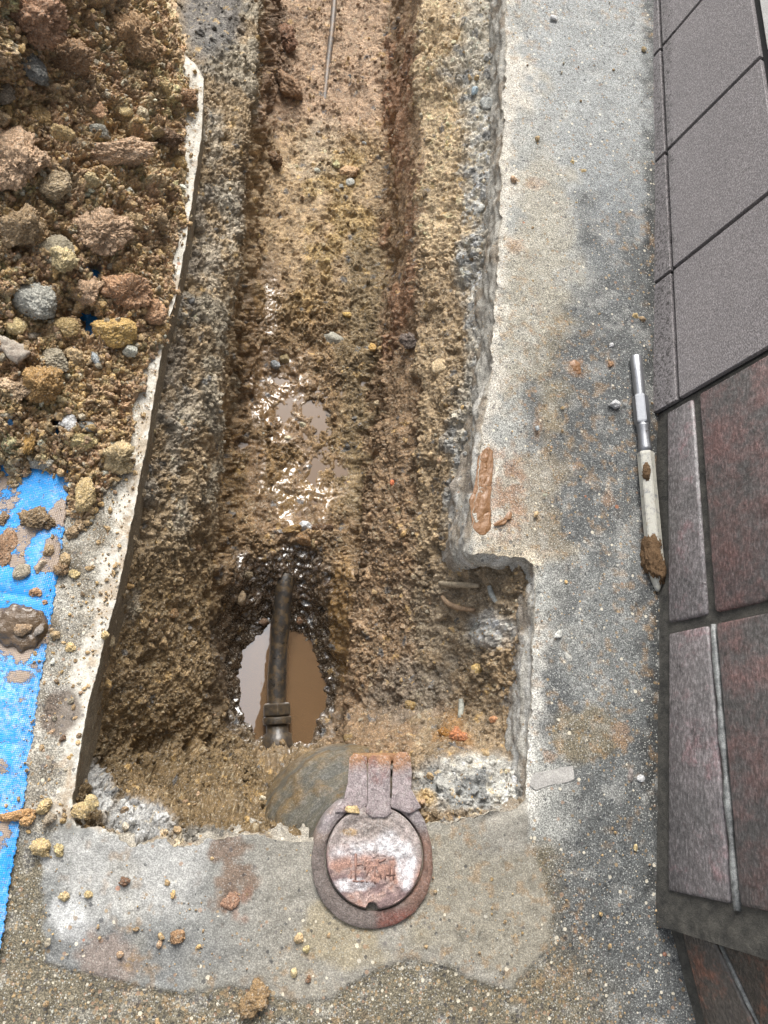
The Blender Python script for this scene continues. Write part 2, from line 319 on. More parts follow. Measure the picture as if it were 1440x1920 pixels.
# ------------------------------------------------------------------ pavement: one sheet with the dug hole
def pave_color(u, v, p):
    nA = fbm(p, 9, 4, 1); nB = fbm(p, 28, 4, 2); nC = fbm(p, 90, 3, 3)
    e = np.abs(sdf(u, v, HOLE))
    grey = T(150, 149, 143); col = np.tile(grey, (len(u), 1)); agg = np.full(len(u), .22); speck = np.full(len(u), .8)
    # right strip: darker blue grey away from the hole, pale along the cut
    dk = ss(985, 1090, u+70*nA+35*nB)*ss(60, 420, v+120*nA)
    col = mix(col, T(172, 172, 166), (1-dk)*ss(900, 930, u)); col = mix(col, T(100, 102, 102), dk*.92)
    col = mix(col, T(168, 170, 166), blob(u, v, 1130, 1250, 75, 260, .35*nB)*.35); col = mix(col, T(160, 164, 165), blob(u, v, 1130, 60, 150, 420, .3*nB)*.6)
    col = mix(col, T(178, 162, 128), blob(u, v, 1000, 520, 75, 260, .6*nB)*.35); col = mix(col, T(170, 150, 116), blob(u, v, 985, 940, 75, 160, .6*nB)*.4)
    col = mix(col, T(104, 106, 105), blob(u, v, 1150, 1600, 100, 300, .4*nB)*.75); col = mix(col, T(150, 132, 95), blob(u, v, 1100, 1370, 70, 50, .6*nB)*.5)
    lip = (1-ss(2, 40, e+34*nB+20*nC+18*nA))*ss(880, 900, u)*(v < 1010); col = mix(col, T(214, 206, 192), lip*.8)
    lip2 = (1-ss(4, 40, e+18*nB+10*nC))*(u > 960)*ss(1130, 1220, v); col = mix(col, T(232, 228, 218), lip2*.75)
    lip3 = (1-ss(4, 26, e+9*nB))*ss(880, 900, u)*(v > 1000)*(v < 1060); col = mix(col, T(228, 214, 190), lip3*.9)
    # left strip
    left = (u < 400)&(v < 1560)
    col[left] = mix(col[left], T(186, 179, 164), .8); col = mix(col, T(120, 110, 94), left*np.clip(.35+.9*nB, 0, 1)*ss(20, 60, e))
    lipl = (1-ss(18, 34, e+13*nB+13*nC+10*nA-8*ss(700, 1100, v)))*left; col = mix(col, T(238, 232, 218), lipl*.92); col = mix(col, T(176, 150, 116), lipl*ss(.1, .5, nC+.6*nB)*.6); speck = speck*(1-.7*lipl)
    col = mix(col, T(96, 78, 66), blob(u, v, 110, 1330, 32, 40, .5*nB)*.8*left)
    # bottom: coarse old concrete and the smooth mortar patch
    bt = ss(1560, 1600, v)*(1-ss(1010, 1090, u+30*nB)); pd = sdf(u, v, PATCH)+7*nB+5*nC; inp = ss(-6, 7, pd)*ss(1075, 1000, u)+ss(-16, 22, pd)*(1-ss(1075, 1000, u))
    col = mix(col, T(126, 118, 100), np.maximum(bt, ss(1720, 1880, v+60*nA)*(1-ss(1040, 1190, u+40*nA)))); agg = agg+.55*ss(1640, 1760, v)*(1-ss(1000, 1230, u))+.2*ss(1600, 1800, v)
    agg = agg+.35*bt*(u < 110)
    pc = np.tile(T(160, 155, 144), (len(u), 1)); pc = mix(pc, T(150, 151, 148), ss(560, 300, u)); pc = mix(pc, T(215, 213, 208), blob(u, v, 250, 1620, 170, 95, .5*nB)*.55)
    pc = mix(pc, T(236, 236, 234), blob(u, v, 125, 1720, 34, 44, .5*nB)*.7); pc = mix(pc, T(186, 150, 126), blob(u, v, 205, 1800, 42, 34, .9*nB+.4*nC)*.5)
    pc = mix(pc, T(112, 112, 112), blob(u, v, 240, 1790, 170, 45, .6*nB)*.45); pc = mix(pc, T(176, 160, 124), blob(u, v, 640, 1750, 110, 50, .5*nB)*.5)
    pc = mix(pc, T(134, 110, 92), blob(u, v, 425, 1635, 36, 82, .5*nC+.6*nB)*.8); pc = mix(pc, T(158, 118, 98), blob(u, v, 445, 1700, 22, 30, .6*nC+.5*nB)*.5)
    pc = mix(pc, T(168, 158, 134), ss(-.1, .5, nA)*.35); ck = np.abs(fbm(p*np.array([1, 1.6, 1]), 7, 4, 60)); pc = mix(pc, T(92, 88, 80), (1-ss(.006, .016, ck))*.55*ss(-.1, .2, nB))
    col = mix(col, pc, inp); agg = agg*(1-.8*inp); speck = speck*(1-.5*inp)
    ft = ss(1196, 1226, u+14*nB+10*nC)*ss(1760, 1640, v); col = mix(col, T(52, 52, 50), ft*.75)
    # rusty and muddy stains
    st = blob(u, v, 955, 905, 42, 95, .55*nC+.4*nB)*ss(-.25, .25, nC+.3); col = mix(col, T(160, 112, 78), st*.55)
    for x, y, a, b in ((975, 1180, 14, 12), (1140, 935, 12, 14), (1078, 690, 17, 17), (1143, 683, 10, 8), (1085, 870, 9, 7), (1160, 1375, 16, 20), (1010, 800, 9, 22), (1025, 1420, 12, 12), (1000, 345, 20, 12), (965, 465, 18, 14)):
        col = mix(col, T(166, 130, 98), blob(u, v, x, y, a, b, .5*nC)*.5)
    sp = ss(.42, .6, fbm(p, 130, 3, 12))*ss(-.1, .35, nA+.15); col = mix(col, T(166, 134, 96), sp*.45)
    wt = ss(.3, .7, fbm(p, 60, 4, 31)); col = mix(col, T(205, 203, 196), wt*.25*(1-inp))
    return np.clip(col, 0, .62), np.clip(agg, 0, .95), np.clip(speck, 0, 1)
def build_pavement():
    gu, gv = np.meshgrid(np.arange(-70, 1420, 4.6), np.arange(-90, 2000, 4.6)); gu = gu.ravel()+RNG.uniform(-1.6, 1.6, gu.size); gv = gv.ravel()+RNG.uniform(-1.6, 1.6, gv.size)
    sd = sdf(gu, gv, [tuple(q) for q in HP[::2]]); k = (sd < -3.2); gu, gv = gu[k], gv[k]
    A = P(gu, gv)[:, :2]
    # cells far beyond the picture, out to the horizon
    far = []
    for r_ in (1.3, 1.8, 2.6, 4, 7, 14, 30, 60):
        for q in range(28): far.append((r_*math.cos(q*math.tau/28), r_*math.sin(q*math.tau/28)+.3))
    far = np.array([f for f in far]); fu, fv = topx(np.c_[far, np.zeros(len(far))])
    hp = P(HP[:, 0], HP[:, 1])[:, :2]
    nA_, nF = len(A), len(far); allp = np.concatenate([A, far, hp]); n0 = nA_+nF; nh = len(hp)
    res = delaunay_2d_cdt([Vector(p) for p in allp.tolist()], [(n0+i, n0+(i+1) % nh) for i in range(nh)], [], 0, 1e-7)
    V = np.array([p[:] for p in res[0]]); Fc = np.array(res[2]); V = np.c_[V, np.zeros(len(V))]
    cen = V[Fc].mean(1); cu, cv = topx(cen); good = np.ones(len(Fc), bool)
    hw = hp; near = (cen[:, 0] > hw[:, 0].min())&(cen[:, 0] < hw[:, 0].max())&(cen[:, 1] > hw[:, 1].min())&(cen[:, 1] < hw[:, 1].max())
    _, ins = seg_dist(cen[near, 0], cen[near, 1], [tuple(q) for q in hw]); gi = np.where(near)[0]; good[gi[ins]] = False
    Fc = Fc[good]
    a = V[Fc[:, 1]]-V[Fc[:, 0]]; b = V[Fc[:, 2]]-V[Fc[:, 0]]; fl = (a[:, 0]*b[:, 1]-a[:, 1]*b[:, 0]) < 0; Fc[fl] = Fc[fl][:, ::-1]
    u, v = topx(V); front = np.hypot(V[:, 0], V[:, 1]) < 1.7
    u = np.where(front, u, 1150); v = np.where(front, v, 700)
    col, agg, speck = pave_color(u, v, V)
    sd = sdf(u, v, PATCH)+6*fbm(V, 28, 4, 2)
    z = .0011*fbm(V, 45, 4, 5)+.0022*ss(-4, 5, sd)+.004*fbm(V, 5, 2, 8)
    e = np.abs(sdf(u, v, HOLE)); z = z*front-.0035*(1-ss(0, 16, e))*(u > 860)*ss(-.3, .4, fbm(V, 40, 3, 9))
    V[:, 2] = z*(1-.8*blob(u, v, 700, 1600, 140, 150)*front)
    o = link('pavement', mesh_np('pavement', V, Fc, True, Col=col, agg=agg, speck=speck), M['pave']); tag(o, kind='structure')
    # the broken and sawn edge of the slab, seen inside the hole
    nx = np.roll(hp, -1, 0)-np.roll(hp, 1, 0); nx /= np.linalg.norm(nx, axis=1, keepdims=True); ar = np.sum(hp[:, 0]*np.roll(hp[:, 1], -1)-np.roll(hp[:, 0], -1)*hp[:, 1])
    inw = np.stack([-nx[:, 1], nx[:, 0]], 1)*(1 if ar > 0 else -1)
    for _ in range(10): inw = (np.roll(inw, 1, 0)+2*inw+np.roll(inw, -1, 0))/4
    HPu, HPv = HP[:, 0], HP[:, 1]; rgt = ((HPu > 860)&(HPv < 1500)).astype(float); bot = (HPv > 1505).astype(float)
    depths = np.r_[0, .0012, .003, np.arange(.006, .09, .003), .1, .13]
    rings = []; cols = []; hs_ = hp.copy()
    for k, dz in enumerate(depths):
        if k > 2:
            for _ in range(14): hs_ = (np.roll(hs_, 1, 0)+2*hs_+np.roll(hs_, -1, 0))/4
        p = np.c_[hs_, np.full(len(hp), -dz)]; amp = .0008+rgt*.007+bot*.009
        off = amp*ss(0, .012, dz)*(fbm(p*np.array([1, .45, 1.6]), 34, 4, 15)+.45*fbm(p*np.array([1, .6, 2.5]), 120, 4, 16)+.35*rgt)+bot*.003*ss(0, .03, dz)
        off = off+rgt*.004*ss(.03, .09, dz)*(1+fbm(p, 22, 3, 5))
        p[:, :2] += inw*off[:, None]
        if k == 0: p[:, 2] = -.0005+z[len(V)*0]*0; p[:, :2] -= inw*.0004
        rings.append(p)
        nn = fbm(p*np.array([1, .35, 3]), 60, 4, 21); c = mix(np.tile(T(146, 134, 114), (len(p), 1)), T(190, 187, 178), rgt*.8+bot*.5); c = mix(c, T(214, 212, 206), rgt*ss(600, 900, HPv)*ss(-.25, .35, nn)*.8)
        c = mix(c, T(130, 108, 80), ss(.05, .5, fbm(p, 30, 4, 24))*.6); c = mix(c, T(200, 190, 170), ss(.004, 0, dz)*.6*np.ones(len(p))); cols.append(c)
    V2 = np.concatenate(rings); n = len(hp); q = np.arange(n); Fs = []
    for k in range(len(depths)-1): Fs.append(np.stack([k*n+q, k*n+(q+1) % n, (k+1)*n+(q+1) % n, (k+1)*n+q], 1))
    c2 = np.concatenate(cols)
    s2 = link('cut_edge', mesh_np('cut_edge', V2, np.concatenate(Fs), True, Col=np.clip(c2, 0, .6), agg=np.full(len(V2), .12), speck=np.full(len(V2), .5)), M['pave'], o)
build_pavement()

# ------------------------------------------------------------------ the trench: soil surface, one relief seen from above
ROWS = {
 -600: [(262, -.05), (350, -.09), (420, -.1), (500, -.13), (522, -.24), (600, -.27), (700, -.26), (745, -.22), (785, -.1), (900, -.08), (970, -.07)],
 -170: [(280, -.05), (350, -.09), (420, -.1), (500, -.13), (522, -.24), (600, -.27), (700, -.26), (745, -.22), (785, -.1), (900, -.08), (960, -.07)],
 0: [(305, -.05), (350, -.085), (420, -.09), (500, -.12), (522, -.24), (600, -.27), (700, -.26), (740, -.22), (785, -.1), (900, -.08), (955, -.07)],
 250: [(378, -.03), (400, -.055), (440, -.075), (480, -.09), (497, -.23), (520, -.265), (640, -.275), (700, -.255), (735, -.22), (785, -.1), (880, -.06), (940, -.045)],
 500: [(340, -.03), (352, -.045), (380, -.06), (452, -.095), (468, -.2), (488, -.27), (690, -.285), (722, -.26), (745, -.2), (775, -.14), (850, -.105), (905, -.06), (940, -.045)],
 750: [(286, -.03), (300, -.045), (330, -.06), (408, -.105), (428, -.18), (452, -.292), (600, -.302), (686, -.295), (708, -.245), (735, -.205), (778, -.155), (850, -.1), (905, -.055)],
 900: [(262, -.03), (275, -.045), (300, -.06), (380, -.115), (412, -.19), (440, -.29), (600, -.302), (664, -.295), (688, -.245), (720, -.215), (785, -.16), (850, -.1), (890, -.055)],
 1000: [(243, -.03), (256, -.045), (270, -.06), (360, -.12), (408, -.2), (432, -.285), (600, -.291), (662, -.287), (684, -.235), (720, -.21), (790, -.165), (850, -.1), (885, -.05), (990, -.03)],
 1080: [(225, -.03), (238, -.045), (250, -.065), (330, -.13), (396, -.215), (435, -.275), (480, -.322), (590, -.325), (628, -.295), (668, -.245), (720, -.225), (800, -.16), (870, -.08), (920, -.045), (1003, -.022)],
 1170: [(203, -.03), (214, -.045), (230, -.075), (310, -.14), (394, -.23), (424, -.30), (462, -.350), (500, -.368), (590, -.368), (622, -.340), (656, -.26), (740, -.22), (850, -.13), (940, -.055), (1002, -.035)],
 1250: [(182, -.03), (194, -.045), (210, -.08), (300, -.155), (408, -.245), (424, -.34), (452, -.369), (485, -.395), (585, -.395), (608, -.369), (640, -.34), (655, -.27), (740, -.215), (860, -.13), (950, -.06), (999, -.038)],
 1330: [(163, -.03), (174, -.045), (192, -.085), (300, -.175), (408, -.26), (428, -.355), (450, -.372), (485, -.40), (580, -.40), (606, -.370), (632, -.35), (655, -.275), (760, -.2), (880, -.115), (955, -.06), (994, -.038)],
 1390: [(152, -.055), (190, -.1), (300, -.2), (420, -.285), (475, -.362), (520, -.385), (580, -.366), (625, -.30), (650, -.17), (700, -.11), (800, -.09), (900, -.08), (988, -.04)],
 1430: [(148, -.045), (185, -.085), (270, -.16), (400, -.25), (490, -.30), (580, -.28), (630, -.2), (655, -.09), (760, -.06), (820, -.05), (900, -.045), (985, -.03)],
 1490: [(140, -.02), (170, -.03), (215, -.06), (300, -.12), (430, -.20), (530, -.24), (600, -.25), (640, -.21), (780, -.035), (900, -.02), (985, -.015)],
 1540: [(128, -.012), (200, -.02), (260, -.03), (330, -.035), (440, -.06), (520, -.10), (560, -.19), (600, -.2), (640, -.14), (780, -.02), (985, -.014)],
 1575: [(128, -.012), (250, -.016), (330, -.012), (430, -.016), (540, -.03), (600, -.09), (700, -.05), (985, -.02)],
 1650: [(128, -.05), (600, -.1), (985, -.05)]}
WATER_LOW, WATER_MID = -.3735, -.2985
step = 1.6
tu = np.arange(100, 1040, step); tv = np.arange(-420, 1645, step)
def table(rows, gu, gv):
    ks = sorted(rows); prof = np.stack([np.interp(gu, [q[0] for q in rows[k]], [q[1] for q in rows[k]]) for k in ks])
    out = np.empty((len(gv), len(gu)))
    t = np.interp(gv, ks, np.arange(len(ks))); i = np.clip(t.astype(int), 0, len(ks)-2); f = (t-i)[:, None]
    return prof[i]*(1-f)+prof[i+1]*f
Zt = smooth2(table(ROWS, tu, tv), 22)
U, Vv = np.meshgrid(tu, tv)
Pt = P(U, Vv, Zt); Nt = grid_normals(Pt); fp = Pt.reshape(-1, 3).astype(np.float32); u_, v_ = U.ravel(), Vv.ravel()
nA = fbm(fp, 11, 4, 40); nB = fbm(fp, 38, 4, 41); nC = fbm(fp, 130, 3, 42)
uw = u_+16*nB+5*nC; vw = v_+22*nB
KV = [-170, 0, 250, 500, 750, 950, 1060, 1200, 1320, 1400, 1500]
eL = np.interp(v_, KV, [512, 510, 492, 474, 446, 430, 415, 418, 432, 470, 560]); eR = np.interp(v_, KV, [725, 722, 715, 715, 690, 668, 652, 645, 630, 600, 570])
floor_ = ss(-10, 10, uw-eL)*ss(-10, 10, eR-uw)
wet_a = np.clip(blob(u_, v_, 520, 745, 72, 125, .45*nB+.3*nA)+blob(u_, v_, 555, 930, 100, 95, .45*nB+.3*nA)+.8*blob(u_, v_, 500, 560, 34, 90, .6*nB), 0, 1)
wet = wet_a*floor_*(.45+.55*ss(-.3, .15, nB+.6*nA))
hole_ = np.clip(blob(u_, v_, 532, 1232, 134, 205, .16*nB+.1*nC)+blob(u_, v_, 535, 1085, 108, 62, .4*nB), 0, 1); pit = hole_
wet = np.maximum(wet, hole_)
warp = fp+.0042*np.stack([fbm(fp, 90, 4, 50, .65), fbm(fp, 90, 4, 51, .65), fbm(fp, 90, 4, 52, .65)], 1).astype(np.float32)
f1a, f2a, ida = worley(warp, 30, 60); f1b, f2b, idb = worley(warp, 85, 61); f1c, f2c, idc = worley(warp, 190, 62); f1d, f2d, idd = worley(warp, 330, 63)
rough = 1-.86*wet
band = ss(-8, 8, uw-eR)*ss(800, 770, uw)*ss(640, 560, v_)          # smooth shovel-cut face
band2 = ss(-8, 8, uw-eR-5)*ss(790, 760, uw)*ss(560, 640, v_)*ss(1000, 900, v_)*.6
rough = rough*(1-.75*band-.5*band2)*(1-.95*blob(u_, v_, 385, 10, 62, 95, .15*nB))
grv = .35+.65*ss(-.3, .3, nA+.4*nB)
cmask = .15+.95*ss(-.2, .4, fbm(fp*np.array([1, .6, 1]), 13, 3, 120)); fa, _ = facet(warp, 34, 60); fb, idb = facet(warp, 95, 61); fc, idc = facet(warp, 210, 62)
disp = .008*nA+.0035*nB*rough+rough*(.0065*fa*ss(-.25, .35, nA+.15)*cmask+.0042*grv*fb*cmask+.0024*fc*(.35+.65*cmask)+.0018*(1-f1d)*(.3+idd)*(.4+.6*cmask)+.0040*(.35-np.abs(fbm(fp, 42, 5, 77, .6)))+.0034*(.35-np.abs(fbm(fp, 120, 3, 78, .65)))+.0022*fbm(fp, 300, 2, 121))+.0016*nC
disp -= .008*ss(.35, .75, fbm(fp, 30, 4, 70))*rough
strk = fbm(fp*np.array([9, .9, 3]), 22, 3, 71); disp += .0022*strk*(band+band2)+.0022*fbm(fp*np.array([7, .8, 4]), 20, 3, 140)*(1-cmask).clip(0)*(1-wet)
disp += hole_*(.006*nB+.006*(.35-np.abs(fbm(fp, 55, 3, 72)))+.0025*fbm(fp, 160, 2, 73))
mid = floor_*ss(600, 660, v_)*ss(1040, 960, v_)
mw = fp+.008*np.stack([fbm(fp, 40, 2, 122), fbm(fp, 40, 2, 123), fbm(fp, 40, 2, 124)], 1).astype(np.float32)
disp += mid*(.0045*fbm(mw, 48, 3, 75)+.0030*np.clip(.3-np.abs(fbm(mw, 75, 2, 76)), -1, 1)+.0008*fbm(fp, 200, 2, 126)-.0055*np.maximum(blob(u_, v_, 510, 735, 36, 80, .8*nB), .8*blob(u_, v_, 545, 690, 60, 30, .5*nB))-.004*blob(u_, v_, 490, 880, 40, 30, .7*nB)-.005*blob(u_, v_, 540, 960, 60, 25, .5*nB)+.0060*np.clip(fbm(mw*np.array([1, .7, 1]), 60, 2, 79), -.5, 1.2)); disp -= .35*disp*mid
sm_ = 1-.55*floor_*ss(620, 420, v_)*(1-.6*ss(-.1, .3, nB))-.3*ss(0, 40, eL-uw)*ss(-.3, .2, nA)-.3*ss(10, 60, uw-eR)*ss(-.2, .3, -nA)
disp = disp*np.clip(sm_, .3, 1)*.88*(1+.9*ss(1360, 1420, v_)*ss(640, 600, u_))
disp -= (.013*np.exp(-((uw-eL+2)/13)**2)*(v_ < 1060)+.014*np.exp(-((uw-eR-4)/15)**2)*(.5+.5*ss(-.3, .3, nA))+.008*np.exp(-((uw-770)/12)**2)*ss(560, 640, v_)*ss(1000, 940, v_))*ss(1420, 1340, v_)
Pd = Pt+Nt*disp.reshape(U.shape)[..., None]
_z = Pd.reshape(-1, 3)[(u_ > 465)&(u_ < 610)&(v_ > 650)&(v_ < 970), 2]; WATER_MID = float(np.percentile(_z, 11))
# wet mud settles: lumps under the low water are left alone, all others stay
nE = fbm(fp, 260, 3, 43)
def L(*c): return desat(T(*c), .12, 1.95)
col = np.tile(L(136, 114, 80), (len(u_), 1))
lw = ss(10, -10, uw-eL)
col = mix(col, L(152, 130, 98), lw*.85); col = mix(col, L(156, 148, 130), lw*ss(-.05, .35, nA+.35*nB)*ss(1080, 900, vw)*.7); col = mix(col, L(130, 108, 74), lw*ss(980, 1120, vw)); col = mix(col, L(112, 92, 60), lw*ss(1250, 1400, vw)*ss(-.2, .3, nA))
col = mix(col, L(140, 132, 120), lw*ss(70, 20, u_-np.interp(v_, [q[1] for q in LEFT], [q[0] for q in LEFT]))*ss(1050, 900, v_)*ss(-.3, .3, nB)*.7)
for x, y, a, b in ((350, 780, 22, 60), (330, 830, 14, 80), (440, 380, 22, 60), (405, 260, 14, 50), (395, 480, 18, 50), (335, 960, 16, 30), (245, 1130, 14, 30)): col = mix(col, L(178, 170, 154), blob(u_, v_, x, y, a, b, .5*nC+.6*nB)*.5)
col = mix(col, L(96, 94, 92), blob(u_, v_, 400, 30, 62, 90, .15*nB)*.9)
fl = floor_
col = mix(col, L(160, 132, 104), fl*ss(330, 220, vw)); col = mix(col, L(164, 138, 102), fl*ss(200, 300, vw)*ss(620, 500, vw)); col = mix(col, L(168, 140, 84), fl*ss(0, .4, nA+.2*nB)*ss(250, 330, vw)*ss(700, 560, vw)*.7)
col = mix(col, L(112, 88, 66), fl*ss(580, 540, uw)*ss(330, 240, vw)*ss(-.2, .2, nA+.1)*.8)
col = mix(col, L(178, 160, 134), blob(u_, v_, 595, 290, 46, 70, .4*nB)*.5)
col = mix(col, L(124, 98, 66), fl*ss(480, 640, vw)*.8); col = mix(col, L(108, 82, 50), fl*wet_a*.85); col = mix(col, L(120, 94, 54), fl*ss(780, 860, vw)*ss(1010, 940, vw)*ss(-.3, .3, nB)*.7)
col = mix(col, L(116, 99, 68), fl*ss(620, 660, uw)*ss(400, 470, v_)*ss(1010, 930, v_)*.75)
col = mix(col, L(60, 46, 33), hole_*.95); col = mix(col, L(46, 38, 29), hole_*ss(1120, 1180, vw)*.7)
rw = ss(-8, 8, uw-eR)
col = mix(col, L(128, 103, 74), rw); col = mix(col, L(136, 98, 68), rw*ss(700, 640, v_)*ss(800, 770, uw)*ss(-.2, .3, nA+.2*nB)*.8)
tan_ = ss(772, 795, uw); col = mix(col, L(174, 150, 114), tan_*ss(640, 420, vw)); col = mix(col, L(148, 126, 94), tan_*ss(420, 640, vw))
gr = ss(845, 885, uw+30*nA); col = mix(col, L(170, 164, 150), gr*ss(1050, 950, v_)*.85); col = mix(col, L(128, 130, 130), gr*ss(.05, .35, nB)*ss(1050, 950, v_)*.8)
col = mix(col, L(132, 112, 84), tan_*ss(1000, 1080, v_)); col = mix(col, L(150, 138, 118), blob(u_, v_, 860, 1150, 110, 90, .4*nB)*.4)
col = mix(col, L(196, 192, 184), blob(u_, v_, 925, 1180, 42, 36, .4*nB)*.75); col = mix(col, L(150, 108, 54), blob(u_, v_, 850, 1360, 40, 50, .6*nB)*.6)
col = mix(col, L(108, 104, 96), blob(u_, v_, 780, 1290, 100, 60, .5*nB)*.5); col = mix(col, L(150, 124, 88), blob(u_, v_, 955, 1300, 24, 90, .4*nB)*.7)
col = mix(col, L(164, 126, 66), blob(u_, v_, 640, 1150, 20, 120, .5*nB)*.4)
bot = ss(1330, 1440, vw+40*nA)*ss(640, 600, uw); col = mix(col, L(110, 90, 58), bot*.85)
brk = blob(u_, v_, 890, 1470, 130, 62, .22*nB+.1*nC); col = mix(col, L(176, 174, 166), brk*.95); col = mix(col, L(100, 104, 106), brk*ss(.05, .4, nB)*.7); col = mix(col, L(170, 140, 86), blob(u_, v_, 800, 1500, 26, 20, .5*nB)*.8)
rim = np.maximum(blob(u_, v_, 262, 1545, 70, 34, .25*nB, 18), blob(u_, v_, 185, 1470, 22, 60, .3*nB, -18)); col = mix(col, L(158, 158, 156), rim*.95); col = mix(col, L(120, 118, 112), blob(u_, v_, 380, 1572, 60, 14, .3*nB)*.8)
shp = blob(u_, v_, 905, 430, 34, 300, .6*nB+.3*nC); col = mix(col, L(186, 186, 182), shp*ss(0, .3, nC)*.6)
# the colours of single crumbs and pebbles
t = (idb-.5)[:, None]; col = col*(1+.55*t*(1-.6*wet[:, None])); peb = ((idc > .93)&(f1c < .5)); col[peb] = mix(col[peb], L(176, 160, 128), .6*(1-.7*wet[peb])); peb = ((idb > .955)&(f1b < .45)); col[peb] = mix(col[peb], L(186, 150, 84), .55*(1-.6*wet[peb])); peb = ((idb < .04)&(f1b < .45)); col[peb] = mix(col[peb], L(96, 102, 108), .6)
col = col*(1+.18*nE[:, None]+.1*nC[:, None])
wetv = np.clip(np.maximum(wet, .3*ss(.2, .6, nA)*ss(900, 1100, v_)), 0, 1)
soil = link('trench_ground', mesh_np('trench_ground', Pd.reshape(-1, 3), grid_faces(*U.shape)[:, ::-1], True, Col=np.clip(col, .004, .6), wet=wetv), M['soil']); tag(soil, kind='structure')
def soil_at(u, v):
    i = int(np.clip((v-tv[0])/step, 0, len(tv)-1)); j = int(np.clip((u-tu[0])/step, 0, len(tu)-1)); return Pd[i, j], Nt[i, j]

# muddy water
def water(name, poly, z, colr, label):
    pts = densify(poly, 12, lambda a, b: 3); p = P(pts[:, 0], pts[:, 1], z); bm = bmesh.new(); f = bm.faces.new([bm.verts.new(q) for q in p]); bmesh.ops.triangulate(bm, faces=bm.faces)
    me = bm_mesh(name, bm, True)
    m = NT(name); n = m.noise(22, 3, .6); c = m.mixc(n, T(*colr), T(*[q*1.12 for q in colr])); m.set(col=c, rough=.35, spec=.3, coat=1.0, coatr=.015); m.b.inputs['Coat IOR'].default_value = 3.7 if z < -.35 else 1.6
    x = m.n('ShaderNodeBump', inp={'Height': m.noise(30, 2, .5), 'Distance': .0004, 'Strength': .25}); m.t.links.new(x.outputs[0], m.b.inputs['Coat Normal'])
    o = link(name, me, m.m); tag(o, kind='structure'); o.location.z = 0; return o
water('water', [(415, 1150), (660, 1150), (665, 1300), (625, 1400), (590, 1425), (470, 1420), (420, 1330)], WATER_LOW, (136, 106, 74), '')
water('water', [(440, 620), (640, 620), (690, 700), (685, 900), (660, 1000), (600, 1005), (430, 1000), (430, 800)], WATER_MID, (116, 88, 56), '')

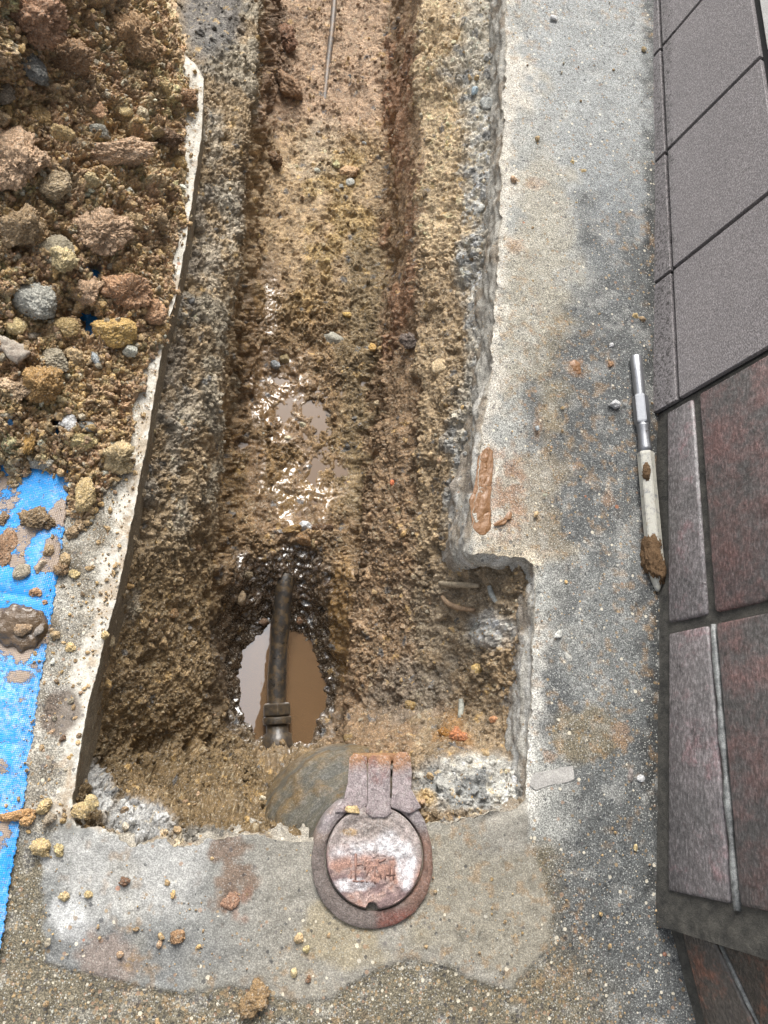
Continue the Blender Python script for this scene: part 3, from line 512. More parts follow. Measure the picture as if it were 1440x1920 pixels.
# ------------------------------------------------------------------ blue tarpaulin on the left
def build_tarp():
    us = np.arange(-260, 150, 3.0); vs = np.arange(380, 1900, 3.0); edge = np.interp(vs, [380, 640, 720, 860, 905, 1010, 1130, 1170, 1225, 1300, 1400, 1500, 1580, 1660, 1740, 1850, 1900], [205, 200, 165, 134, 130, 118, 101, 95, 86, 72, 60, 46, 32, 18, 8, -14, -20])
    tt = np.linspace(0, 1, 120); W = edge[:, None]*tt+(-420)*(1-tt); W[:, -1] += 1.5*np.sin(vs*.21)+1.2*np.sin(vs*.57); Vm = np.repeat(vs[:, None], 120, 1)
    p0 = P(W, Vm, .002).reshape(-1, 3); e = (edge[:, None]-W).ravel(); v = Vm.ravel(); u = W.ravel()
    z = .0026+.0022*ss(0, 25, e)+.0035*np.clip(fbm(p0*np.array([1, .6, 1]), 14, 3, 80), -1, 1)*ss(0, 60, e)+.0045*np.clip(.12-np.abs(fbm(p0*np.array([1, .5, 1]), 9, 2, 86)), 0, 1)/.12*ss(0, 30, e)+.002*np.abs(fbm(p0*np.array([1, 2.5, 1]), 16, 2, 81))*ss(0, 40, e)
    p0[:, 2] = z
    mud = ss(.18, .5, fbm(p0, 34, 4, 82)+.35*blob(u, v, 50, 1000, 90, 110)+.3*blob(u, v, 60, 1190, 90, 50)-.36)*.9+blob(u, v, 38, 1270, 26, 15, .3*fbm(p0, 60, 3, 83))*.9+blob(u, v, 20, 1190, 60, 40, .4*fbm(p0, 60, 3, 84))
    wht = ss(.0, .5, fbm(p0*np.array([1, .6, 1]), 26, 4, 85)+.5*ss(1180, 1300, v)-.15)
    me = mesh_np('tarpaulin', p0, grid_faces(len(vs), 120)[:, ::-1], True, mud=np.clip(mud, 0, 1), wht=np.clip(wht, 0, 1))
    m = NT('tarpaulin'); co = m.co(); w1 = m.n('ShaderNodeTexWave', wave_type='BANDS', bands_direction='X', inp={'Vector': co, 'Scale': 170, 'Distortion': 1.2, 'Detail': 1}).outputs[1]; w2 = m.n('ShaderNodeTexWave', wave_type='BANDS', bands_direction='Y', inp={'Vector': co, 'Scale': 170, 'Distortion': 1.2, 'Detail': 1}).outputs[1]
    wv = m.math('MULTIPLY', m.math('ADD', w1, w2), .5)
    col = m.mixc(m.noise(25, 4, .7), (.008, .20, .58), (.018, .31, .76)); col = m.mixc(m.math('MULTIPLY', wv, .35), col, (.04, .33, .80))
    sc = m.math('MULTIPLY', m.attr('wht', True), m.ramp(m.noise(220, 4, .8), [(.42, 0.0), (.66, .9)])); sc = m.math('MULTIPLY', sc, m.mr(wv, 0, 1, .25, .8)); col = m.mixc(sc, col, (.55, .62, .66))
    fl = m.ramp(m.noise(330, 3, .8), [(.56, 0.0), (.68, 1.0)]); col = m.mixc(m.math('MULTIPLY', fl, .75), col, (.40, .31, .23))
    mf = m.ramp(m.math('ADD', m.attr('mud', True), m.mr(m.noise(150, 5, .9), .3, .7, -.75, .75)), [(.36, 0.0), (.62, 1.0)]); col = m.mixc(m.math('MULTIPLY', mf, .92), col, m.mixc(m.noise(90, 3, .7), (.40, .29, .18), (.22, .15, .09)))
    m.set(col=col, rough=m.mr(m.noise(60, 3), .3, .7, .35, .6), spec=.5); b = m.bump(wv, .0005, .6); b = m.bump(m.noise(40, 3, .6), .003, .4, b); m.bump(mf, .002, .7, b)
    o = link('tarpaulin', me, m.m); sm = o.modifiers.new('thick', 'SOLIDIFY'); sm.thickness = .0008; sm.offset = -1
    tag(o, 'blue woven tarpaulin with mud smears spread flat under the spoil heap', 'tarpaulin')
build_tarp()

# ------------------------------------------------------------------ heap of dug soil
HEAP = [(-400, -300), (262, -300), (285, -60), (322, 20), (345, 95), (338, 120), (352, 150), (368, 195), (340, 225), (344, 262), (350, 300), (348, 335), (352, 400), (338, 455), (322, 500), (330, 545), (320, 600), (305, 650), (262, 690), (270, 735), (240, 770), (262, 805), (242, 850), (214, 900), (185, 950), (165, 985), (132, 965), (118, 900), (92, 905), (60, 898), (30, 925), (0, 895), (-80, 930), (-400, 960)]
HROWS = {-170: [(-150, .26), (0, .22), (150, .15), (250, .10), (330, .05)], 0: [(-150, .24), (0, .2), (100, .15), (200, .11), (300, .06), (350, .02)], 200: [(-150, .18), (0, .13), (120, .09), (250, .055), (360, .012)],
 400: [(-150, .13), (0, .095), (120, .07), (250, .04), (350, .006)], 600: [(-150, .09), (0, .06), (120, .032), (250, .022), (320, .006)], 750: [(-150, .06), (0, .04), (120, .024), (220, .016), (270, .004)], 900: [(-150, .03), (0, .018), (100, .012), (200, .008), (230, .003)], 1000: [(-150, .01), (200, .003)]}
hu = np.arange(-150, 392, 1.6); hv = np.arange(-165, 1000, 1.6); HU, HV = np.meshgrid(hu, hv)
q2 = np.stack([HU.ravel(), HV.ravel(), 0*HU.ravel()], 1); hd = sdf(HU, HV, HEAP)+(9*fbm(q2, 1/30, 4, 90)+5*fbm(q2, 1/9, 3, 91)).reshape(HU.shape).astype(np.float32)
Hz = smooth2(table(HROWS, hu, hv), 20)*ss(0, 75, hd)**.75+.0035*ss(0, 6, hd)-.006*ss(2, -4, hd)
Hz = Hz-.9*Hz*blob(HU, HV, 165, 600, 20, 26)-.9*Hz*blob(HU, HV, 178, 512, 13, 12)-.9*Hz*blob(HU, HV, 108, 800, 9, 10)-.85*Hz*blob(HU, HV, 146, 795, 8, 8)
Ph = P(HU, HV, Hz); Nh = grid_normals(Ph); Nh = np.stack([smooth2(Nh[..., k], 6) for k in range(3)], -1); hf = Ph.reshape(-1, 3).astype(np.float32)
def hcol(f, ida, idb, idc, nA):
    c = np.tile(T(172, 146, 112), (len(f), 1)); pal = np.stack([T(184, 150, 110), T(188, 156, 110), T(164, 130, 98), T(184, 142, 110), T(168, 152, 126), T(152, 124, 96)])
    c = .5*c+.5*pal[np.clip((ida*6).astype(int), 0, 5)]; c = .62*c+.38*pal[np.clip((idb*6).astype(int), 0, 5)]; return desat(c*(.9+.25*idc[:, None]), .04, 2.35)
a1 = fbm(hf, 14, 4, 92); a2 = fbm(hf, 50, 4, 93)
wp = hf+.0075*np.stack([fbm(hf, 60, 4, 94, .65), fbm(hf, 60, 4, 95, .65), fbm(hf, 60, 4, 96, .65)], 1).astype(np.float32)
g1, _, i1 = worley(wp, 17, 97); g2, _, i2 = worley(wp, 42, 98); g3, _, i3 = worley(wp, 105, 99); g4, _, i4 = worley(wp, 230, 100)
sz = ss(.0, .055, Hz.ravel())
dsp = (.25+.75*sz)*(.018*(1-1.15*g1)*(.2+i1)*ss(.0, .04, Hz.ravel())+.012*facet(wp, 34, 98, 2.2, 1.7)[0])+.0060*facet(wp, 90, 99)[0]+.0042*facet(wp, 220, 100)[0]+.006*a1*sz+.003*a2+.007*(.35-np.abs(fbm(hf, 40, 5, 110, .6)))+.0035*(.35-np.abs(fbm(hf, 120, 3, 111, .6)))
dsp = dsp*ss(-2, 16, hd).ravel()
holes = np.maximum.reduce([blob(HU, HV, 166, 606, 14, 24, .5*a2.reshape(HU.shape)), blob(HU, HV, 176, 516, 11, 12, .5*a2.reshape(HU.shape)), blob(HU, HV, 108, 812, 5, 7), blob(HU, HV, 20, 795, 5, 6)]).ravel(); dsp = dsp*(1-.9*holes)-.004*holes
Phd = Ph+Nh*dsp.reshape(HU.shape)[..., None]
Fh = grid_faces(*HU.shape)[:, ::-1]; keep = (hd.ravel()[Fh].min(1) > -7)&(holes[Fh].max(1) < .55); Fh = Fh[keep]
hc = hcol(hf, i1, i2, i3, a1); hc = hc*(1+.15*a2[:, None])
usedv = np.zeros(len(hf), bool); usedv[Fh.ravel()] = True; remap = np.cumsum(usedv)-1
ho = link('soil_heap', mesh_np('soil_heap', Phd.reshape(-1, 3)[usedv], remap[Fh], True, Col=np.clip(hc[usedv], .004, .6), wet=np.zeros(usedv.sum())), M['soil'])
tag(ho, 'heap of loose brown soil and crumbs dug out of the trench, lying left of it', 'soil heap', kind='stuff')
def heap_at(u, v):
    i = int(np.clip((v-hv[0])/1.6, 0, len(hv)-1)); j = int(np.clip((u-hu[0])/1.6, 0, len(hu)-1)); return Phd[i, j], Nh[i, j]

# ------------------------------------------------------------------ stones and clods, each its own object
FACE = 1
ROCKM = {}
def rock_mesh(key, **kw):
    if key not in ROCKM:
        V, Fc = rock(**kw); ROCKM[key] = mesh_np('clod', V, Fc, True); ROCKM[key].materials.append(M['clod'])
    return ROCKM[key]
CL = [rock_mesh('c%d' % i, seed=100+i, sub=5, facets=9+i % 5, sharp=.25+.1*(i % 3), lump=.26, crumb=.13, gran=.04, scale=((1, .82, .7), (1, .7, .62), (1, .95, .75))[i % 3]) for i in range(14)]
ST = [rock_mesh('s%d' % i, seed=200+i, sub=5, facets=7+i % 4, sharp=.95, lump=.14, crumb=.06, gran=.06, scale=((1, .7, .5), (1, .8, .6), (1, .6, .45))[i % 3]) for i in range(8)]
PAL = {'tan': (188, 162, 122), 'ochre': (186, 162, 116), 'brown': (160, 136, 104), 'pink': (184, 154, 124), 'rust': (178, 140, 106), 'grey': (162, 154, 136), 'slate': (118, 118, 114), 'white': (222, 218, 206), 'mud': (112, 84, 58), 'dark': (84, 68, 52), 'bluegrey': (152, 158, 160)}
def place(name, me, p, n, r, colr, label, cat, group=None, sc=(1, 1, 1), rot=None, sink=.25, tilt=.5):
    o = bpy.data.objects.new(name, me); COL.objects.link(o); r_ = random.uniform
    c = np.minimum(desat(T(*(PAL[colr] if isinstance(colr, str) else colr)), .06, 2.05)*r_(.9, 1.12), .62); o.color = (*c, 1)
    o.location = Vector(p)+Vector((0, 0, 1))*r*(.6-sink)*sc[2]; o.scale = (r*sc[0], r*sc[1], r*sc[2])
    o.rotation_euler = (r_(-tilt, tilt), r_(-tilt, tilt), math.radians(rot) if rot is not None else r_(0, 6.28))
    return tag(o, label, cat, group)
def on_px(L, z): return L*(H-z)/F*.93          # a length in photo pixels at height z, in metres
BIG = [  # u, v, width px, kind, colour, aspect(x,y,z), rotation, label
 (222, 288, 150, 'c', 'pink', (1, .42, .42), 22, 'long smooth pinkish-brown clay clod lying aslant across the heap beside the slab edge'),
 (195, 437, 118, 'c', 'pink', (1, .75, .6), 40, 'big pale pink crumbly clod left of the narrow white slab edge, above the blue glimpse'),
 (238, 548, 92, 'c', (176, 136, 102), (1, .9, .7), 10, 'reddish-brown crumbly clod right of the blue glimpse through the heap'),
 (166, 548, 56, 'c', 'pink', (1, .85, .7), 70, 'small reddish clod just below the upper blue glimpse'),
 (288, 585, 58, 'c', 'rust', (1, .8, .7), -20, 'rust-coloured clod at the slab edge below the reddish-brown clod'),
 (68, 565, 92, 's', (166, 164, 154), (1, .85, .6), -30, 'grey-blue stone with a white crust near the left border of the heap'),
 (212, 620, 84, 's', (184, 152, 92), (1, .7, .6), 14, 'broad angular ochre stone right of the lower blue glimpse'),
 (126, 796, 42, 's', 'white', (1, .9, .7), 60, 'whitish-grey stone on the lower heap above a brown clod'),
 (164, 800, 32, 's', 'slate', (1, .7, .6), -20, 'small slate-grey stone touching the whitish-grey stone'),
 (152, 824, 52, 'c', 'ochre', (1, .6, .6), 12, 'yellowish clod directly under the whitish-grey stone'),
 (221, 858, 62, 'c', 'tan', (1, .95, .8), 0, 'round tan clod at the foot of the heap by the white slab edge'),
 (161, 926, 62, 's', 'ochre', (.62, 1, .6), 4, 'upright block of ochre clay standing alone at the lowest tip of the heap'),
 (64, 128, 88, 's', 'slate', (1, .6, .6), -35, 'dark slate stone in the shaded hollow near the upper left of the heap'),
 (30, 300, 130, 'c', 'pink', (1, 1.15, .7), 30, 'very large pinkish clod cut by the left border of the photo'),
 (60, 35, 150, 'c', (150, 116, 90), (1, .8, .6), 15, 'largest dark brown clod in the upper left corner of the photo'),
 (250, 75, 125, 'c', (160, 130, 96), (1, .9, .7), -40, 'large tan clod at the top of the heap next to the grey smooth hole side'),
 (110, 345, 78, 's', (152, 134, 106), (.7, 1, .6), -30, 'egg-shaped tan-grey stone below the small pale stones'),
 (170, 205, 70, 'c', 'tan', (1, .8, .6), 20, 'tan lump above the row of small pale stones'),
 (186, 205, 44, 's', 'rust', (.8, 1, .6), 10, 'orange-brown stone embedded in the upper middle of the heap'),
 (115, 248, 52, 's', (176, 152, 108), (1, .8, .7), 14, 'angular pale ochre stone left of the grey flat stone'),
 (188, 247, 50, 's', (128, 126, 116), (1, .55, .5), 4, 'flat grey stone above the long pinkish clay clod'),
 (236, 208, 28, 's', 'ochre', (1, .9, .7), 0, 'small yellow stone, left one of the pale stones above the long clod'),
 (262, 218, 40, 'c', (176, 162, 134), (1, .95, .8), 0, 'round whitish-tan stone in the middle of the row of pale stones'),
 (308, 210, 34, 's', (186, 166, 122), (1, .75, .7), 5, 'pale oval stone nearest the slab edge in the row of pale stones'),
 (350, 186, 58, 'c', (150, 118, 88), (1, .8, .7), 30, 'round brown clod lying on the white slab edge near the top'),
 (334, 306, 42, 's', (176, 146, 96), (1, .8, .7), 18, 'angular yellowish stone on the white edge under the long clod'),
 (300, 258, 90, 'c', (112, 88, 66), (1, .6, .45), 6, 'dark brown damp clod at the right end of the long clay clod'),
 (72, 215, 70, 's', (176, 146, 98), (.6, 1.2, .6), 32, 'tall yellowish stone standing near the left border above the pink clod'),
 (12, 178, 54, 's', (138, 126, 110), (.8, 1, .6), 20, 'grey-brown stone at the left border above the pinkish clod'),
 (122, 490, 60, 'c', 'tan', (1, .9, .7), 0, 'tan clod above the grey-blue stone'),
 (100, 470, 74, 's', (148, 138, 116), (1, 1, .6), 60, 'grey-tan stone high in the middle left of the heap'),
 (28, 728, 80, 'c', 'pink', (1, .7, .5), 10, 'flat pinkish clod at the left border below the pale stick'),
 (78, 722, 78, 'c', (164, 130, 82), (1, .9, .7), 40, 'brown-ochre clod right of the flat pinkish clod'),
 (104, 672, 62, 's', (150, 140, 120), (1, .9, .6), -40, 'greyish stone in the middle of the lower heap'),
 (146, 672, 42, 'c', 'tan', (1, .9, .8), 0, 'round tan pebble right of the greyish stone in the lower heap'),
 (180, 676, 36, 's', 'bluegrey', (1, .5, .5), -50, 'narrow blue-grey pebble in the lower heap'),
 (243, 656, 30, 's', (190, 186, 172), (1, .9, .7), 0, 'small pale grey pebble under the broad ochre stone'),
 (57, 628, 40, 's', (176, 164, 146), (1, .6, .5), 4, 'flat light grey pebble below the grey-blue stone'),
 (30, 615, 42, 's', 'ochre', (.8, 1, .7), -30, 'yellow stone at the left border between the grey-blue stone and the pale stick'),
 (120, 615, 54, 's', (184, 156, 108), (1, .8, .7), 20, 'yellowish rounded stone right of the flat light grey pebble'),
 (50, 820, 66, 's', (166, 130, 72), (.5, 1, .5), 14, 'upright ochre stone left of the whitish-grey stone'),
 (75, 868, 56, 's', (150, 146, 136), (1, .4, .4), 2, 'long thin grey stone just above the tarpaulin'),
 (300, 625, 46, 'c', (176, 142, 92), (.6, 1, .6), -20, 'tan clod hanging over the sawn slab edge'),
 (250, 415, 50, 'c', 'tan', (1, .8, .7), 0, 'tan clod right of the big pale pink clod'),
 (40, 430, 90, 'c', 'brown', (1, .8, .7), 50, 'brown clod between the very large pinkish clod and the grey-blue stone'),
 (130, 110, 110, 'c', (140, 112, 84), (1, .7, .6), 10, 'wide brown clod right of the dark slate stone'),
]
for u, v, L_, kd, colr, asp, rt, lab in BIG:
    p, n = heap_at(u, v); z = p[2]; r = on_px(L_, z)/2
    key = 'B%d_%d' % (u, v); kw = dict(seed=int(u*7+v), sub=6 if L_ > 45 else 5)
    me = rock_mesh(key, facets=9, sharp=.35, lump=.30, crumb=.12, gran=.04, **kw) if kd == 'c' else rock_mesh(key, facets=7, sharp=.95, lump=.14, crumb=.07, gran=.06, **kw)
    # sits on the heap at that very point of the photo
    zz = z+.15*r*asp[2]; o = place('clod' if kd == 'c' else 'stone', me, P(u, v, zz), n, r, colr, lab, 'clod' if kd == 'c' else 'stone', sc=asp, rot=rt, sink=.62, tilt=.18)
# the many smaller ones, alike within each group
SHORT = ['long pinkish clay clod', 'big pale pink clod', 'reddish-brown clod', 'small reddish clod', 'rust-coloured clod', 'white-crusted grey-blue stone', 'broad angular ochre stone', 'whitish-grey stone', 'small slate-grey stone', 'yellowish clod', 'round tan clod', 'upright block of ochre clay', 'dark slate stone', 'very large pinkish clod', 'largest dark brown clod', 'large tan clod at the top', 'egg-shaped grey stone', 'tan lump', 'orange-brown stone', 'angular pale ochre stone', 'flat grey stone', 'small yellow stone', 'round whitish-tan stone', 'pale oval stone', 'round brown clod on the edge', 'angular yellowish stone', 'dark damp clod', 'tall yellowish stone', 'grey-brown border stone', 'tan clod above the grey-blue stone', 'grey-tan stone', 'flat pinkish clod', 'brown-ochre clod', 'greyish stone', 'round tan pebble', 'narrow blue-grey pebble', 'small pale grey pebble', 'flat light grey pebble', 'yellow border stone', 'yellowish rounded stone', 'upright ochre stone', 'long thin grey stone', 'clod hanging over the edge', 'tan clod by the pink one', 'brown clod by the border', 'wide brown clod']
DIRS = ['right of', 'lower right of', 'just below', 'lower left of', 'left of', 'upper left of', 'just above', 'upper right of']
used_lab = {}
KIN = [('tan', 'c', 'clod', 'small rounded tan clod among the many crumbs of the spoil heap'), ('ochre', 's', 'stone', 'small angular yellow-ochre stone mixed into the spoil heap'), ('brown', 'c', 'clod', 'small dark brown clod mixed into the spoil heap'),
       ('pink', 'c', 'clod', 'small pinkish-brown crumbly clod mixed into the spoil heap'), ('grey', 's', 'stone', 'small grey angular stone mixed into the spoil heap')]
placed = [(b[0], b[1], b[2]*.36) for b in BIG]; cnt = 0; tries = 0
while cnt < 250 and tries < 20000:
    tries += 1; u = random.uniform(-20, 360); v = random.uniform(-10, 985); sdv = hd[int((v-hv[0])/1.6), min(int((u-hu[0])/1.6), len(hu)-1)]
    if sdv < 3: continue
    L_ = random.choice((12, 15, 18, 22, 27, 33, 40, 50))*(.75 if v > 600 else 1.1)
    if sdv < 25: L_ = min(L_, 18)
    if any((u-a)**2+(v-b)**2 < (c+L_*.42)**2 for a, b, c in placed) or any(math.hypot(u-a, v-b) < 16+L_*.4 for a, b in ((166, 606), (176, 516), (108, 812))): continue
    k = random.choices(range(5), (34, 20, 20, 14, 12))[0]; colr, kd, cat, lab = KIN[k]; p, n = heap_at(u, v); r = on_px(L_, p[2])/2*.9
    nb = sorted((math.hypot(u-b[0], v-b[1]), q) for q, b in enumerate(BIG)); szw = 'tiny' if L_ < 17 else 'small' if L_ < 30 else 'mid-sized'; cw = {'tan': 'tan', 'ochre': 'yellow-ochre', 'brown': 'brown', 'pink': 'pinkish', 'grey': 'grey'}[colr]
    for dq, q in nb[:4]:
        b = BIG[q]; dr = DIRS[int(round(math.degrees(math.atan2(v-b[1], u-b[0]))/45)) % 8]; lab = '%s %s %s %s the %s' % (szw, cw, cat, dr, SHORT[q])
        if lab not in used_lab: break
    used_lab[lab] = 1
    place(cat, random.choice(CL if kd == 'c' else ST), p, n, r, colr, lab, cat, 'small %s %ss of the spoil heap' % (colr, cat), sc=(1, random.uniform(.75, 1), random.uniform(.8, 1.1)), sink=.85, tilt=3)
    placed.append((u, v, L_*.42)); cnt += 1

# ------------------------------------------------------------------ loose crumbs too many to count
def scatter(name, pts, nrmls, rad, cols, label, cat, sub=2, wetv=None):
    """thousands of tiny irregular grains in one mesh"""
    D, Fc = ico(sub); var = []
    for k in range(8): V, _ = rock(900+k, sub=sub, facets=6, sharp=.95, lump=.3, crumb=0); var.append(V*np.array([1, .8, .7]))
    n = len(pts); nv = len(D); VV = np.empty((n, nv, 3), np.float32); q = RNG.normal(size=(n, 4)); q /= np.linalg.norm(q, axis=1, keepdims=True)
    a, b, c, d = q.T; Rm = np.stack([1-2*(c*c+d*d), 2*(b*c-a*d), 2*(b*d+a*c), 2*(b*c+a*d), 1-2*(b*b+d*d), 2*(c*d-a*b), 2*(b*d-a*c), 2*(c*d+a*b), 1-2*(b*b+c*c)], 1).reshape(n, 3, 3)
    vi = RNG.integers(0, 8, n); base = np.array(var)[vi]; VV = np.einsum('nij,nvj->nvi', Rm, base)*rad[:, None, None]+(pts+nrmls*rad[:, None]*.35)[:, None, :]
    FF = (Fc[None]+(np.arange(n)*nv)[:, None, None]).reshape(-1, 3)
    cc = np.repeat(cols, nv, 0); ww = np.repeat(wetv if wetv is not None else np.zeros(n), nv)
    o = link(name, mesh_np(name, VV.reshape(-1, 3), FF, False, Col=np.clip(cc, .004, .6), wet=ww), M['soil']); return tag(o, label, cat, kind='stuff')
def pick_cols(n, base=None):
    pal = np.stack([T(174, 148, 110), T(178, 150, 104), T(154, 130, 98), T(168, 140, 112), T(160, 150, 130), T(136, 116, 92), T(206, 196, 172)]); c = pal[RNG.choice(7, n, p=[.3, .17, .2, .12, .1, .08, .03])]
    return c*RNG.uniform(1.5, 2.2, (n, 1))
idx = RNG.choice(np.where((hd.ravel() > -5)&(HU.ravel() < 385)&(holes < .3))[0], 16000)
rd = .0009*np.exp(RNG.exponential(.5, len(idx))); rd = np.minimum(rd, .0045)
scatter('soil_crumbs', Phd.reshape(-1, 3)[idx], Nh.reshape(-1, 3)[idx], rd, pick_cols(len(idx)), 'countless small soil crumbs strewn over the spoil heap', 'soil crumbs')
wt = np.clip(1-wetv, .04, 1)*(1-.8*band)*(.3+ss(-.2, .4, nA+.5*nB))*(U.ravel() > 120)*(V_in := sdf(U, Vv, [tuple(q) for q in HP[::3]]).ravel() > -2); wt /= wt.sum()
idx = RNG.choice(len(wt), 19000, p=wt); rd = np.minimum(.0008*np.exp(RNG.exponential(.42, len(idx))), .0048)
cc = np.clip(col[idx], .01, .6)*RNG.uniform(.75, 1.3, (len(idx), 1)); pc = pick_cols(len(idx)); mk = RNG.random(len(idx)) < .12; mk &= wetv[idx] < .5; cc[mk] = pc[mk]
scatter('trench_crumbs', Pd.reshape(-1, 3)[idx], Nt.reshape(-1, 3)[idx], rd, cc, 'countless soil crumbs and grit clinging to the trench sides and bottom', 'soil crumbs', 2, np.where(RNG.random(len(idx)) < .8, wetv[idx], 0))
idx = RNG.choice(len(wt), 420, p=wt); rd = .0028+.0022*RNG.exponential(1, len(idx)).clip(0, 3)
scatter('trench_clods', Pd.reshape(-1, 3)[idx]-Nt.reshape(-1, 3)[idx]*rd[:, None]*.5, Nt.reshape(-1, 3)[idx], rd, np.clip(col[idx], .01, .6)*RNG.uniform(.8, 1.35, (len(idx), 1)), 'many brown clods and stones half sunk in the trench sides', 'soil clods', 4)
# grit strewn over the pavement beside the heap and the hole
gu = []; 
for _ in range(2600):
    k = random.random()
    if k < .55:
        v = random.uniform(130, 1540); e = np.interp(v, [q[1] for q in LEFT], [q[0] for q in LEFT]); u = e-abs(random.gauss(0, 1))*70-4
    elif k < .85: u = random.uniform(880, 1225); v = random.uniform(-20, 1900)
    else: u = random.uniform(0, 1240); v = random.uniform(1540, 1920)
    gu.append((u, v))
gu = np.array(gu); hin = sdf(gu[:, 0], gu[:, 1], HOLE) < -5; gu = gu[hin]
zz = np.where(sdf(gu[:, 0], gu[:, 1], TARP) > 0, .005, .0012)
rd = np.minimum(.0007*np.exp(RNG.exponential(.4, len(gu))), .0035); rd = np.where((gu[:, 0] > 400), rd*.72, rd)
scatter('grit', P(gu[:, 0], gu[:, 1], zz), np.tile([0, 0, 1.], (len(gu), 1)), rd, pick_cols(len(gu)), 'fine grit and soil specks strewn over the pavement around the trench', 'grit')

# ------------------------------------------------------------------ tiled wall on the right
BW = P(1224, 750); WX = BW[0]
dup = -nrm(ray_c(100, 1430)@R.T)                      # the tile joints run up the wall in this direction
class Plane:
    def __init__(s, o, along, upv):
        s.o = np.array(o, float); s.a = nrm(along); s.u = nrm(upv-s.a*(upv@s.a)); s.n = np.cross(s.a, s.u); s.n *= -np.sign(s.n[0]); s.sl = (upv@s.a)/(upv@s.u)
    def st(s, u, v):
        r = ray_c(u, v)@R.T; t = ((s.o-CAM)@s.n)/(r@s.n); p = CAM+r*t-s.o; return p@s.a, p@s.u
    def pt(s, q, off=0): return Vector(s.o+s.a*q[0]+s.u*q[1]+s.n*off)
W1 = Plane((WX, 0, 0), (0, 1, 0), dup)
g1_ = P(1237, 1690); g2_ = P(1294, 1925); al = g1_-g2_
ca = nrm(al); turn = math.atan2(ca[0], ca[1]); dup2 = np.array([dup[0]*math.cos(turn), -dup[0]*math.sin(turn)+dup[1], dup[2]])
W2 = Plane(g1_, al, dup2)
def line(pl, a, b):
    (s0, t0), (s1, t1) = pl.st(*a), pl.st(*b); return lambda q: t0+(t1-t0)*(q-s0)/(s1-s0)
def slab(bm, pl, s0, s1, lo, hi, gap, top, bot, ns=1, rough=0, seed=0):
    """one tile or block between joints s0<s1 (positions at the ground) and the rows lo(s), hi(s)"""
    pts = []
    def corner(sj, row, sg, tg):
        q = sj+sg
        for _ in range(4): t_ = row(q)+tg; q = sj+sg+pl.sl*t_
        return (q, row(q)+tg)
    c = [corner(s0, lo, gap, gap), corner(s1, lo, -gap, gap), corner(s1, hi, -gap, -gap), corner(s0, hi, gap, -gap)]
    prism(bm, [pl.pt(q, bot) for q in c], [pl.pt(q, top) for q in c])
def base_s(pl, u, v):
    q, t_ = pl.st(u, v); return q-pl.sl*t_
J = [base_s(W1, 1242, -330), base_s(W1, 1241, -120), base_s(W1, 1240, 88), base_s(W1, 1245, 287), base_s(W1, 1257, 508), base_s(W1, 1273, 750)]
lowrow = line(W1, (1240, 100), (1270, 740)); toprow = line(W1, (1413, 0), (1433, 130))
wallr = root('tiled_wall', (WX, 0, 0), 'leaning wall face of grey tiles above dark red blocks, right of the pavement', 'wall')
bt_ = dict()
def finish(bm, w=.0012):
    bmesh.ops.bevel(bm, geom=bm.edges[:]+bm.verts[:], offset=w, segments=2, affect='EDGES', profile=.5); return bm
m = NT('grey_tile'); n = m.noise(420, 2, .6); n2 = m.noise(12, 4, .6); gm = m.n('ShaderNodeTexNoise', inp={'Vector': m.n('ShaderNodeMapping', inp={'Vector': m.co(), 'Scale': (1, .45, 1)}).outputs[0], 'Scale': 900, 'Detail': 2, 'Roughness': .6}).outputs[0]
cl = m.mixc(1.0, m.mixc(n2, T(140, 135, 136), T(158, 152, 152)), m.ramp(gm, [(.34, .55), (.5, .95), (.66, 1.8)]), 'MULTIPLY')
zz_ = m.n('ShaderNodeSeparateXYZ', inp={0: m.co()}).outputs[2]; drt = m.math('MULTIPLY', m.math('LESS_THAN', zz_, m.math('MULTIPLY', m.noise(70, 4, .7), .075)), m.ramp(m.noise(240, 4, .8), [(.48, 0.0), (.6, 1.0)]))
cl = m.mixc(m.math('MULTIPLY', drt, .8), cl, T(44, 40, 36)); m.set(col=cl, rough=.6, spec=.4); m.bump(gm, .0008, .7); M['gtile'] = m.m
def blockmat(name, ca_, cb_, cr_, redlo, redhi):
    m = NT(name); st_ = m.n('ShaderNodeMapping', inp={'Vector': m.co(), 'Scale': (1, .4, 1)}).outputs[0]; n = m.noise(16, 5, .65); n2 = m.noise(360, 4, .75, st_); n3 = m.noise(45, 5, .7)
    c = m.mixc(m.ramp(n, [(.35, 0.0), (.65, 1.0)]), T(*ca_), T(*cb_)); c = m.mixc(m.ramp(m.math('ADD', m.math('MULTIPLY', n3, .5), m.math('MULTIPLY', n, .5)), [(redlo, 0.0), (redhi, 1.0)]), c, T(*cr_)); c = m.mixc(1.0, c, m.ramp(n2, [(.32, .55), (.5, .95), (.68, 1.8)]), 'MULTIPLY')
    pk = m.ramp(m.vor(60), [(.1, 1.0), (.25, 0.0)]); c = m.mixc(m.math('MULTIPLY', pk, .4), c, T(84, 74, 74)); c = m.mixc(m.ramp(m.noise(26, 5, .75), [(.56, 0.0), (.68, .65)]), c, T(58, 58, 58)); m.set(col=c, rough=.27, spec=.65); b = m.bump(n2, .0012, .8); m.bump(n3, .004, .6, b); return m.m
M['redblock'] = blockmat('red_block', (106, 103, 102), (128, 116, 115), (136, 108, 105), .44, .6)
M['mauve'] = blockmat('mauve_block', (122, 118, 118), (146, 138, 139), (152, 124, 126), .52, .64)
M['brownblock'] = blockmat('brown_block', (84, 79, 74), (100, 91, 84), (136, 96, 80), .5, .6)
M['mortar'] = simple('dark_mortar', T(60, 59, 56), T(100, 97, 90), 60, .8, bumpd=.0015); M['joint'] = simple('black_joint', T(22, 22, 22), T(34, 34, 34), 60, .7)
